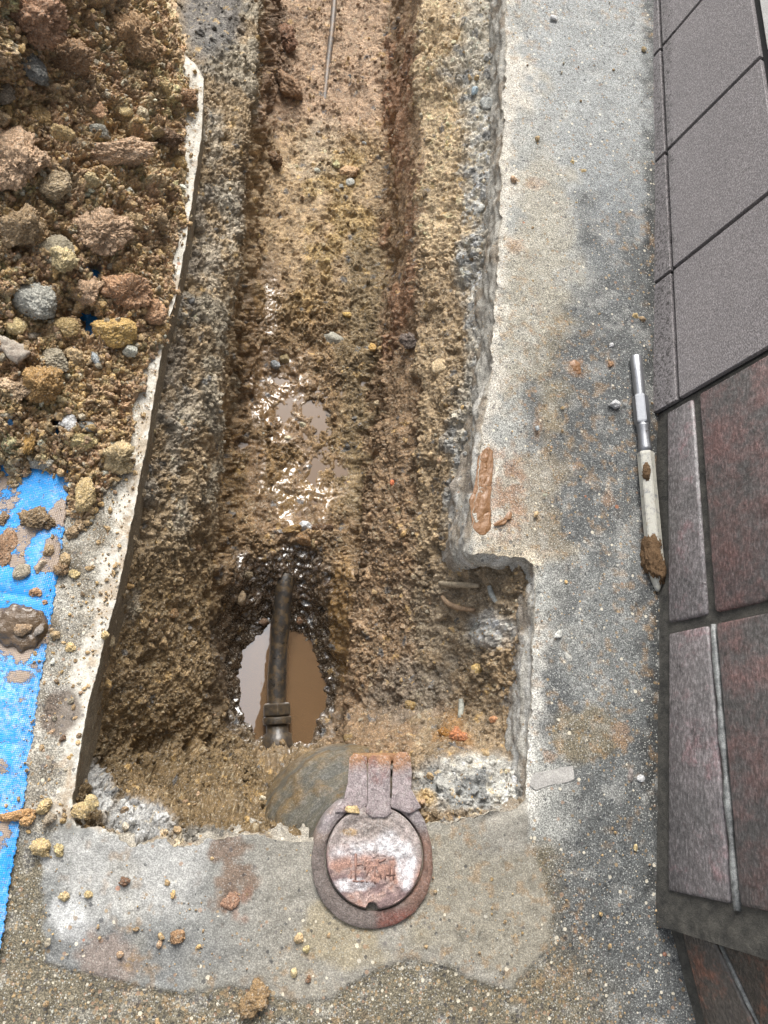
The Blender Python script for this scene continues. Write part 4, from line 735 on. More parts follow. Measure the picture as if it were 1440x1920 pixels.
M['wtile'] = simple('white_tile', T(226, 224, 220), T(238, 236, 232), 60, .45); M['plaster'] = simple('grey_render', T(120, 116, 112), T(134, 130, 124), 8, .8)
S_TOP, S_BOT = 3.0, J[5]
zero = lambda q: -.03; foot = lambda q: .015+.003*math.sin(q*40); cap_ = lambda q: .30
bm = bmesh.new()
for a, b in zip(J, J[1:]):
    s0, s1 = min(a, b), max(a, b); slab(bm, W1, s0, s1, lowrow, toprow, .0034, 0, -.011); slab(bm, W1, s0, s1, zero, lowrow, .003, 0, -.011)
g_ = link('grey_tiles', bm_mesh('grey_tiles', finish(bm, .0007)), M['gtile'], wallr)
bm = bmesh.new()
for a, b in ((J[1], J[3]), (J[3], J[5])):
    s0, s1 = min(a, b), max(a, b); slab(bm, W1, s0, s1, lambda q: toprow(q)+.006, lambda q: toprow(q)+.12, .0016, -.001, -.011)
link('white_tiles', bm_mesh('white_tiles', finish(bm, .001)), M['wtile'], wallr)
bm = bmesh.new(); c = [(min(J)-.02+0*1, -.04), (max(J)+.3, -.04), (max(J)+.3, .5), (min(J)-.02, .5)]
# black joint ground behind the grey tiles
sB = J[5]; c = [(sB-.0, -.04), (S_TOP, -.04), (S_TOP, .5), (sB+W1.sl*.5, .5)]; prism(bm, [W1.pt(q, -.03) for q in c], [W1.pt(q, -.006) for q in c]); link('joint_filler', bm_mesh('joint_filler', bm), M['joint'], wallr)
# red blocks
K4, K5 = base_s(W1, 1236, 1180), base_s(W1, 1239, 1680)
ra = line(W1, (1303, 765), (1330, 1150)); rb = line(W1, (1333, 1190), (1371, 1650))
topr = lambda q: .26
bmM = bmesh.new(); bmR = bmesh.new()
def rough_block(bm, pl, s0, s1, lo, hi, gap, top=-.001): slab(bm, pl, s0, s1, lo, hi, gap, top, -.03)
rough_block(bmM, W1, K4, J[5], foot, ra, .0062, -.002); rough_block(bmM, W1, K5, K4, foot, rb, .0062, -.002)
rough_block(bmR, W1, K4, J[5], ra, topr, .0062); rough_block(bmR, W1, K5, K4, rb, topr, .0062)
link('mauve_blocks', bm_mesh('mauve_blocks', finish(bmM, .0035), True), M['mauve'], wallr); link('red_blocks', bm_mesh('red_blocks', finish(bmR, .0035), True), M['redblock'], wallr)
bmB = bmesh.new(); r2 = line(W2, (1318, 1715), (1412, 1915)); k5 = .004; z2 = lambda q: -.03
rough_block(bmB, W2, -.6, k5-.008, foot, r2, .0045, -.002); rough_block(bmB, W2, -.6, k5-.008, r2, topr, .0045)
link('brown_blocks', bm_mesh('brown_blocks', finish(bmB, .0035), True), M['brownblock'], wallr)
bm = bmesh.new(); c = [(K5-.03, -.04), (sB-.0005, -.04), (sB-.0005+W1.sl*.5, .5), (K5-.03, .5)]; prism(bm, [W1.pt(q, -.03) for q in c], [W1.pt(q, -.0058) for q in c])
c = [(-1.2, -.04), (.004, -.04), (.02, .5), (-1.2, .5)]; prism(bm, [W2.pt(q, -.03) for q in c], [W2.pt(q, -.0066) for q in c])
link('mortar', bm_mesh('mortar', bm), M['mortar'], wallr)
# rounded pointing on the long joint, its wet highlight put into the pale colour
mp = simple('pointing_highlight', T(84, 86, 86), T(176, 178, 176), 60, .25, .6); bm = bmesh.new()
for pl, f, s0, s1, rr in ((W1, rb, K5+.004, K4-.004, .0036), (W2, r2, -.25, -.03, .003)):
    tube(bm, [pl.pt((s0+(s1-s0)*k/14, f(s0+(s1-s0)*k/14)+.0002*math.sin(k*2.3)), -.0050) for k in range(15)], [rr*(1.1+.3*math.sin(k*1.7)+.15*math.sin(k*4.1)) for k in range(15)], 8)
link('pointing', bm_mesh('pointing', bm, True), mp, wallr)
# the wall above the photo and an unseen overhead slab, added so its mirror image darkens the puddle's right half
pc_ = P(498, 1290, WATER_LOW); rr = nrm(pc_-CAM); rr[2] = -rr[2]; k_ = (2.7-WATER_LOW)/rr[2]; ax = (pc_+rr*k_)[0]; pc_ = P(560, 1150, WATER_LOW); rr = nrm(pc_-CAM); rr[2] = -rr[2]; ay = (pc_+rr*(2.7-WATER_LOW)/rr[2])[1]
UX = W1.pt((0, .5), 0).x
bm = bmesh.new()
def boxm(bm, x0, x1, y0, y1, z0, z1): prism(bm, [(x0, y0, z0), (x1, y0, z0), (x1, y1, z0), (x0, y1, z0)], [(x0, y0, z1), (x1, y0, z1), (x1, y1, z1), (x0, y1, z1)])
boxm(bm, UX+.02, UX+.22, -.25, 3.0, W1.pt((0, .49), 0).z, 3.3); link('upper_wall', bm_mesh('upper_wall', bm), M['plaster'], wallr)
bm = bmesh.new(); boxm(bm, ax, UX+.02, -1.4, ay, 2.7, 2.78); boxm(bm, ax-.02, ax, -1.4, ay, 2.64, 2.8); link('reflection_blocker', bm_mesh('reflection_blocker', bm), simple('blocker_brown', T(96, 72, 52), T(112, 84, 62), 5, .8), wallr)

# ------------------------------------------------------------------ rusty valve cover set in the mortar
def attr_mat(name, rough, spec, bumps=.9, metal=0):
    m = NT(name); n = m.noise(700, 3, .75); n1 = m.noise(180, 4, .7); v = m.n('ShaderNodeTexVoronoi', inp={'Vector': m.co(), 'Scale': 620}); sp = m.n('ShaderNodeSeparateColor', inp={0: v.outputs['Color']})
    c = m.mixc(1.0, m.attr('Col'), m.ramp(n, [(.3, .5), (.5, 1.0), (.7, 1.7)]), 'MULTIPLY'); c = m.mixc(1.0, c, m.ramp(n1, [(.3, .75), (.5, 1.0), (.7, 1.25)]), 'MULTIPLY')
    c = m.mixc(m.math('MULTIPLY', m.math('GREATER_THAN', sp.outputs[0], .8), m.attr('fleck', True)), c, T(225, 218, 212)); m.set(col=c, rough=rough, spec=spec, metal=metal)
    b = m.bump(n, .0011, bumps); m.bump(n1, .0016, .7, b); return m.m
M['iron'] = attr_mat('rusty_iron', .6, .45)
M['body'] = attr_mat('smeared_plastic', .5, .4, .35)
vb = root('valve_cover', P(700, 1612, 0), 'round rusty iron valve cover with hinged lid set in the mortar patch', 'valve cover')
VC = (700.0, 1612.0)
RO = [(676, 1500), (640, 1500), (612, 1528), (592, 1566), (584, 1612), (589, 1655), (606, 1694), (636, 1724), (668, 1738), (702, 1742), (742, 1734), (778, 1710), (801, 1676), (812, 1632), (809, 1584), (797, 1540), (774, 1502), (740, 1496)]
def ring_r(poly, ang):
    best = 0; d0 = np.array([math.cos(ang), math.sin(ang)])
    for k in range(len(poly)):
        a = np.array(poly[k])-VC; b = np.array(poly[(k+1) % len(poly)])-VC; e = b-a; den = d0[0]*e[1]-d0[1]*e[0]
        if abs(den) < 1e-9: continue
        t = (a[0]*e[1]-a[1]*e[0])/den; q = (a[0]*d0[1]-a[1]*d0[0])/den
        if t > 0 and -1e-6 <= q <= 1+1e-6: best = max(best, t)
    return best
NA = 144; angs = np.arange(NA)*2*math.pi/NA; ro = np.array([ring_r(RO, a) for a in angs]); 
for _ in range(2): ro = (np.roll(ro, 1)+2*ro+np.roll(ro, -1))/4
LC = (702.0, 1608.0)
def lid_r(a): return 1/math.hypot(math.cos(a)/90, math.sin(a)/97)
lid = np.array([lid_r(a) for a in angs]); ri = np.array([ring_r([(LC[0]+(lid_r(b)+3.6)*math.cos(b), LC[1]+(lid_r(b)+3.6)*math.sin(b)) for b in angs], a+1e-4) for a in angs])
def iron_cols(u, v, p, kind):
    n1 = fbm(p, 60, 4, 300); n2 = fbm(p, 200, 3, 301)
    if kind == 'ring':
        c = np.tile(T(124, 112, 106), (len(u), 1)); c = mix(c, T(142, 108, 92), ss(740, 790, u+25*n1)*ss(1540, 1580, v)*.85); c = mix(c, T(128, 72, 58), ss(690, 740, u+20*n1)*ss(1690, 1720, v)*.8)
        c = mix(c, T(168, 158, 160), ss(1600, 1520, v+20*n1)*.75); c = mix(c, T(176, 132, 84), ss(-.02, .3, n1)*ss(640, 600, u)*ss(1600, 1500, v)*.6); fl = .1+.35*ss(1600, 1500, v)
    elif kind == 'lid':
        c = np.tile(T(186, 172, 166), (len(u), 1)); low = ss(1586, 1606, v+16*n1+.10*abs(u-690)-.22*np.maximum(u-735, 0)*2.2)
        c = mix(c, T(188, 160, 150), low*.9); c = mix(c, T(182, 130, 106), low*ss(.0, .35, n1+.5*n2)*.55); c = mix(c, T(120, 96, 98), low*ss(.0, .4, -n1)*.75)
        wb = np.exp(-((v-(1590+.0016*(u-700)**2-.0*u))/11)**2)*ss(612, 625, u)*(u < 760)+blob(u, v, 762, 1622, 22, 40, .3*n1)+blob(u, v, 728, 1578, 22, 26, .3*n1)+.8*blob(u, v, 660, 1660, 32, 12, .5*n1)
        c = mix(c, T(238, 234, 236), np.clip(wb, 0, 1)*(.6+.4*ss(-.3, .2, n2))); c = mix(c, T(150, 138, 128), blob(u, v, 690, 1545, 50, 26, .4*n1)*.5); c = mix(c, T(186, 150, 92), blob(u, v, 655, 1560, 18, 8, .6*n1)*.7)
        fl = .35*(1-low)
    else:
        c = np.tile(T(172, 158, 158), (len(u), 1)); c = mix(c, T(182, 128, 78), ss(1450, 1425, v+16*n1)*.8); c = mix(c, T(126, 80, 70), ss(.15, .45, n1)*.6); fl = .3*np.ones(len(u))
    c = c*(1+.2*n2[:, None]); return np.clip(c, .01, .7), fl*np.ones(len(u))
def polar(name, cen, r0, r1, n, zf, kind, parent, skirt=.02):
    rs = []; 
    for k in range(n+1):
        f = k/n; rad = r0+(r1-r0)*f; rs.append(np.stack([cen[0]+rad*np.cos(angs), cen[1]+rad*np.sin(angs), np.full(NA, f)], 1))
    A = np.concatenate(rs); u, v, f = A.T; z = zf(u, v, f); p = P(u, v, z)
    if skirt:
        last = p[-NA:].copy(); last[:, 2] -= skirt; p = np.concatenate([p, last]); u = np.r_[u, u[-NA:]]; v = np.r_[v, v[-NA:]]; n += 1
        if r0.min() > 1: first = p[:NA].copy(); first[:, 2] -= skirt; p = np.concatenate([first, p]); u = np.r_[u[:NA], u]; v = np.r_[v[:NA], v]; n += 1
    i = np.arange(NA); Fs = [np.stack([k*NA+i, k*NA+(i+1) % NA, (k+1)*NA+(i+1) % NA, (k+1)*NA+i], 1) for k in range(n)]
    c, fl = iron_cols(u, v, p, kind); me = mesh_np(name, p, np.concatenate(Fs), True, Col=c, fleck=fl); o = link(name, me, M['iron'], parent)
    bv = o.modifiers.new('e', 'EDGE_SPLIT'); bv.split_angle = math.radians(50); return o
frame = polar('ring', VC, ri, ro, 10, lambda u, v, f: .0075+.0012*fbm(np.stack([u, v, 0*u], 1), .03, 3, 310)+.0016*np.sin(np.clip(f, 0, 1)*math.pi)**.5-.0016, 'ring', vb, .03)
def notch(u, v): return np.hypot(u-697, (v-1705)) < 12
lrad = lid.copy(); 
for k, a in enumerate(angs):
    x, y = LC[0]+lid[k]*math.cos(a), LC[1]+lid[k]*math.sin(a)
    if abs(x-697) < 11 and y > 1650: lrad[k] -= math.sqrt(max(0, 12.5**2-(x-697)**2))*1.0
def lidz(u, v, f):
    p = np.stack([u, v, 0*u], 1); return .0105+.0014*ss(.55, .3, np.hypot((u-702)/97, (v-1625)/95))*0+.0013*ss(.86, .78, f)*-1+.0010*fbm(p, .06, 4, 311)+.0006*fbm(p, .3, 3, 312)-.003*ss(.985, 1, f)
lo_ = polar('lid', LC, np.full(NA, .01), lrad, 44, lidz, 'lid', vb, .012)
# raised worn characters on the lid
bm = bmesh.new()
for x0, y0, x1, y1, wd in ((667, 1600, 667, 1652, 5), (657, 1652, 690, 1653, 5), (658, 1630, 658, 1650, 4), (668, 1622, 680, 1620, 5), (684, 1612, 684, 1632, 4), (702, 1610, 703, 1658, 5), (694, 1622, 686, 1645, 4), (709, 1618, 724, 1610, 4), (708, 1628, 716, 1648, 4), (731, 1612, 731, 1645, 4), (722, 1630, 722, 1650, 4), (738, 1622, 738, 1650, 4), (724, 1640, 742, 1640, 4)):
    dx, dy = x1-x0, y1-y0; l_ = math.hypot(dx, dy); px_, py_ = -dy/l_*wd/2, dx/l_*wd/2; q = [(x0+px_, y0+py_), (x1+px_, y1+py_), (x1-px_, y1-py_), (x0-px_, y0-py_)]
    prism(bm, [P(a, b, .004) for a, b in q], [P(a, b, .0098) for a, b in q])
bmesh.ops.bevel(bm, geom=bm.edges[:], offset=.0006, segments=2, affect='EDGES')
link('raised_marks', bm_mesh('raised_marks', bm, True), simple('worn_rust', T(146, 118, 112), T(180, 138, 120), 260, .6, .4), lo_).location = (0, 0, 0)
def bar(name, pts, z0, z1, parent, kind='bar'):
    """plate with the outline pts (photo pixels), fine enough for its own colours"""
    pp = densify(pts, 2.5, lambda a, b: .5); cx, cy = pp.mean(0); n = 7; rings = [np.c_[cx+(pp[:, 0]-cx)*f, cy+(pp[:, 1]-cy)*f, np.full(len(pp), z1-(.0007 if f == 1 else 0))] for f in (.02, .2, .4, .6, .8, .96, 1)]+[np.c_[pp, np.full(len(pp), z0)]]
    A = np.concatenate(rings); u, v, z = A.T; q = np.stack([u, v, 0*u], 1); z = z+.0006*fbm(q, .08, 3, 320)*(z > z0+.001); p = P(u, v, z); m_ = len(pp); i = np.arange(m_)
    Fs = np.concatenate([np.stack([k*m_+i, k*m_+(i+1) % m_, (k+1)*m_+(i+1) % m_, (k+1)*m_+i], 1) for k in range(len(rings)-1)]); c, fl = iron_cols(u, v, p, kind)
    return link(name, mesh_np(name, p, Fs, True, Col=c, fleck=fl), M['iron'], parent)
bar('hinge_lug', [(655, 1420), (664, 1413), (688, 1418), (689, 1510), (672, 1524), (628, 1524), (644, 1500), (652, 1470)], -.04, .0102, vb)
bar('hinge_lug', [(738, 1420), (748, 1410), (762, 1410), (770, 1420), (773, 1450), (771, 1480), (790, 1514), (768, 1526), (733, 1514), (735, 1470)], -.04, .010, vb)
bar('hinge_tongue', [(690, 1424), (698, 1416), (729, 1416), (733, 1426), (731, 1505), (735, 1524), (722, 1533), (698, 1533), (685, 1524), (689, 1505)], -.01, .0118, vb)
bm = bmesh.new(); tube(bm, [P(662, 1421, .004), P(765, 1421, .004)], .0052, 16); link('hinge_pin', bm_mesh('hinge_pin', bm, True), simple('pin_rust', T(150, 104, 74), T(176, 142, 100), 160, .7), vb)
# body of the valve box below the cover, laid bare on the trench side
bc = P(700, 1612, 0); hprof = [(.060, -.001), (.062, -.02), (.064, -.04), (.072, -.055), (.096, -.085), (.112, -.11), (.117, -.14), (.118, -.2), (.118, -.27)]
aa = np.linspace(0, 2*math.pi, 200, endpoint=False); zs = np.linspace(0, -.27, 90); prr = np.interp(-zs, [-q[1] for q in hprof], [q[0] for q in hprof])
p = np.stack([bc[0]+prr[:, None]*np.cos(aa), bc[1]+prr[:, None]*np.sin(aa)+.0*prr[:, None], np.repeat(zs[:, None], 200, 1)], -1).reshape(-1, 3)
nn = fbm(np.stack([np.tile(aa, 90)*.35, p[:, 2]*60, p[:, 2]*0], 1), 6, 4, 330); n3 = fbm(p, 60, 4, 331); dirv = p-bc; dirv[:, 2] = 0; dirv = nrm(dirv); p = p+dirv*(.0016*fbm(p, 40, 3, 332)+.002*ss(.1, .4, n3))[:, None]
c = mix(np.tile(T(102, 98, 86), (len(p), 1)), T(122, 102, 72), ss(-.15, .4, n3+.3*nn)); c = mix(c, T(92, 94, 92), ss(.0, .4, nn)*.5); c = mix(c, T(124, 122, 114), ss(.1, .5, -nn)*.3); c = mix(c, T(132, 112, 80), ss(-.03, -.2, p[:, 2]-.02)*ss(-.4, .2, n3)*.6)
i = np.arange(200); Fs = np.concatenate([np.stack([k*200+i, (k+1)*200+i, (k+1)*200+(i+1) % 200, k*200+(i+1) % 200], 1) for k in range(89)])
link('body', mesh_np('body', p, Fs, True, Col=c, fleck=np.full(len(p), .12)), M['body'], vb)

# ------------------------------------------------------------------ pipes in the trench
M['pipe'] = (lambda m: (m.set(col=m.mixc(m.ramp(m.noise(110, 5, .7), [(.46, 0.0), (.6, 1.0)]), T(58, 54, 50), T(104, 86, 62)), rough=m.mr(m.noise(90, 4, .7), .35, .65, .25, .6), spec=.5, coat=.3, coatr=.2), m.bump(m.noise(160, 4, .7), .0018, .7), m.m)[2])(NT('muddy_black_pipe'))
M['brass'] = (lambda m: (m.set(col=m.mixc(m.ramp(m.noise(120, 5, .7), [(.4, 0.0), (.65, 1.0)]), T(66, 60, 54), T(104, 88, 66)), rough=.4, spec=.5, metal=.0, coat=.3, coatr=.2), m.bump(m.noise(200, 4, .7), .0015, .8), m.m)[2])(NT('muddy_fitting'))
wp_ = root('water_pipe', P(520, 1320, -.362), 'black water pipe with a hex coupling, standing out of the muddy puddle', 'water pipe')
pts = [(541, 1040, -.350), (538, 1066, -.334), (533, 1100, -.330), (528, 1150, -.340), (524, 1200, -.350), (521, 1250, -.356), (519, 1300, -.360), (519, 1328, -.361)]
def curve(pts, n=8):
    P3 = [Vector(P(*q)) for q in pts]; out = []
    for k in range(len(P3)-1):
        p0, p1, p2, p3 = P3[max(k-1, 0)], P3[k], P3[k+1], P3[min(k+2, len(P3)-1)]
        for q in range(n):
            t = q/n; out.append(.5*((2*p1)+(p2-p0)*t+(2*p0-5*p1+4*p2-p3)*t*t+(3*p1-p0-3*p2+p3)*t**3))
    return out+[P3[-1]]
bm = bmesh.new(); cv = curve(pts); tube(bm, cv, [.0139-.0006*math.sin(k*.4) for k in range(len(cv))], 32); link('pipe', bm_mesh('pipe', bm, True), M['pipe'], wp_)
def axis_pts(a, b, fr): a, b = Vector(P(*a)), Vector(P(*b)); return [a.lerp(b, f) for f in fr]
A_, B_ = (519, 1318, -.361), (521, 1400, -.366)
bm = bmesh.new(); tube(bm, axis_pts(A_, B_, (0, .03, .27, .31)), [.019, .0225, .0225, .019], 6); link('hex_nut', bm_mesh('hex_nut', finish(bm, .001)), M['brass'], wp_)
bm = bmesh.new(); tube(bm, axis_pts(A_, B_, (.31, .33, .47, .5)), [.018, .0215, .0212, .0175], 24); link('collar', bm_mesh('collar', finish(bm, .0006), True), M['brass'], wp_)
bm = bmesh.new(); tube(bm, axis_pts(A_, B_, (.48, .5, .68, .72, .95, 1.15)), [.012, .0165, .0165, .021, .0225, .022], 24); link('fitting_body', bm_mesh('fitting_body', bm, True), M['brass'], wp_)
cp = root('conduit', P(620, 100, -.27), 'thin grey plastic conduit half buried in the trench bottom at the top', 'conduit')
pts = []
for u, v, dz in ((632, -150, .004), (629, -60, .005), (627, 0, .005), (622, 60, .0045), (615, 120, .004), (610, 170, .0025), (606, 205, -.001), (602, 240, -.008)):
    z = float(np.median([soil_at(u+a, v+b)[0][2] for a in (-14, -7, 0, 7, 14) for b in (-14, 0, 14)])); pts.append((u, v, z+dz-.0052))
bm = bmesh.new(); tube(bm, curve(pts), .0055, 20); link('tube', bm_mesh('tube', bm, True), simple('grey_conduit', T(104, 104, 104), T(150, 122, 94), 70, .45), cp)

# ------------------------------------------------------------------ chisel bit lying by the wall
cb = root('chisel_bit', P(1208, 880, 0), 'steel demolition chisel bit with muddy point lying against the wall', 'chisel')
def ax(f, z=.010): return Vector(P(1192+(1233-1192)*f+1.5*math.sin(f*3.1), 668+(1109-668)*f, z))
pxm = H/F
def seg(name, f0, f1, r, sides, mat, bev=.0006, prof=None, smooth=False, z0=.010, z1=.010):
    bm = bmesh.new(); prof = prof or [(0, 1), (1, 1)]; tube(bm, [ax(f0+(f1-f0)*q, z0+(z1-z0)*q) for q, _ in prof], [r*k*pxm for _, k in prof], sides)
    if bev: bmesh.ops.bevel(bm, geom=bm.edges[:], offset=bev, segments=2, affect='EDGES')
    return link(name, bm_mesh(name, bm, smooth), mat, cb)
def steel(name, c1, c2, rough, patches):
    m = NT(name); c = m.mixc(m.noise(50, 4, .7), T(*c1), T(*c2)); mp_ = m.ramp(m.noise(85, 4, .75), [(patches, 0.0), (patches+.06, 1.0)]); c = m.mixc(mp_, c, T(70, 62, 60)); m.set(col=c, rough=rough, metal=m.mr(mp_, 0, 1, .85, .1)); m.bump(m.noise(500, 3, .7), .0004, .5); return m.m
M['steel'] = steel('steel', (176, 178, 182), (206, 208, 212), .34, .62); M['wornsteel'] = steel('worn_steel', (150, 152, 158), (190, 192, 196), .42, .62)
m = NT('scuffed_paint'); c = m.mixc(m.ramp(m.noise(140, 5, .8), [(.5, 0.0), (.66, 1.0)]), T(206, 203, 190), T(136, 138, 142)); c = m.mixc(m.ramp(m.noise(60, 5, .8), [(.6, 0.0), (.7, 1.0)]), c, T(140, 116, 80)); m.set(col=c, rough=.45, spec=.5); m.bump(m.noise(300, 4, .7), .0008, .6); M['scuff'] = m.m
mm = NT('mud_crust'); c = mm.mixc(mm.noise(150, 5, .75), T(92, 70, 48), T(150, 118, 84)); c = mm.mixc(mm.ramp(mm.noise(500, 3, .8), [(.64, 0.0), (.7, 1.0)]), c, T(190, 172, 140)); mm.set(col=c, rough=.8, spec=.3); b = mm.bump(mm.noise(700, 3, .8), .001, .9); mm.bump(mm.noise(220, 4, .8), .003, .9, b); M['mudcrust'] = mm.m
seg('shank', 0, .172, 13.2, 28, M['steel'], 0, [(0, .86), (.03, 1), (.4, .97), (.85, .96), (.97, .9), (1, .9)], True)
seg('hex_collar', .168, .292, 18.0, 6, M['wornsteel'], .0007, [(0, .84), (.06, 1), (.94, 1), (1, .86)])
seg('neck', .288, .41, 14.8, 28, M['wornsteel'], 0, [(0, 1), (.1, .92), (.5, .86), (.85, .98), (1, 1.02)], True)
seg('shaft', .408, .86, 18.6, 6, M['scuff'], .0009, [(0, .9), (.02, 1), (1, .98)])
seg('point', .86, 1.0, 18.2, 20, M['scuff'], 0, [(0, 1), (.3, .9), (.6, .68), (.85, .42), (.96, .26), (1, .1)], True, .010, .007)
def crust(name, f, l_, wpx, seed, off=0):
    V, Fc = rock(seed, sub=5, facets=10, sharp=.1, lump=.12, crumb=.12, gran=.05); a_ = (ax(1)-ax(0)).normalized(); b_ = Vector((0, 0, 1)).cross(a_).normalized()
    c0 = ax(f)+b_*off*pxm; VV = [c0+a_*float(x)*l_*pxm+b_*float(y)*wpx*pxm+Vector((0, 0, 1))*float(z)*wpx*pxm*.95 for x, y, z in V]
    return link(name, mesh_np(name, [v[:] for v in VV], Fc, True), M['mudcrust'], cb)
crust('mud', .855, 62, 25, 501); crust('mud', .50, 21, 10, 502, -9).location.z = .0062
crust('mud', .80, 26, 20, 503, -2)

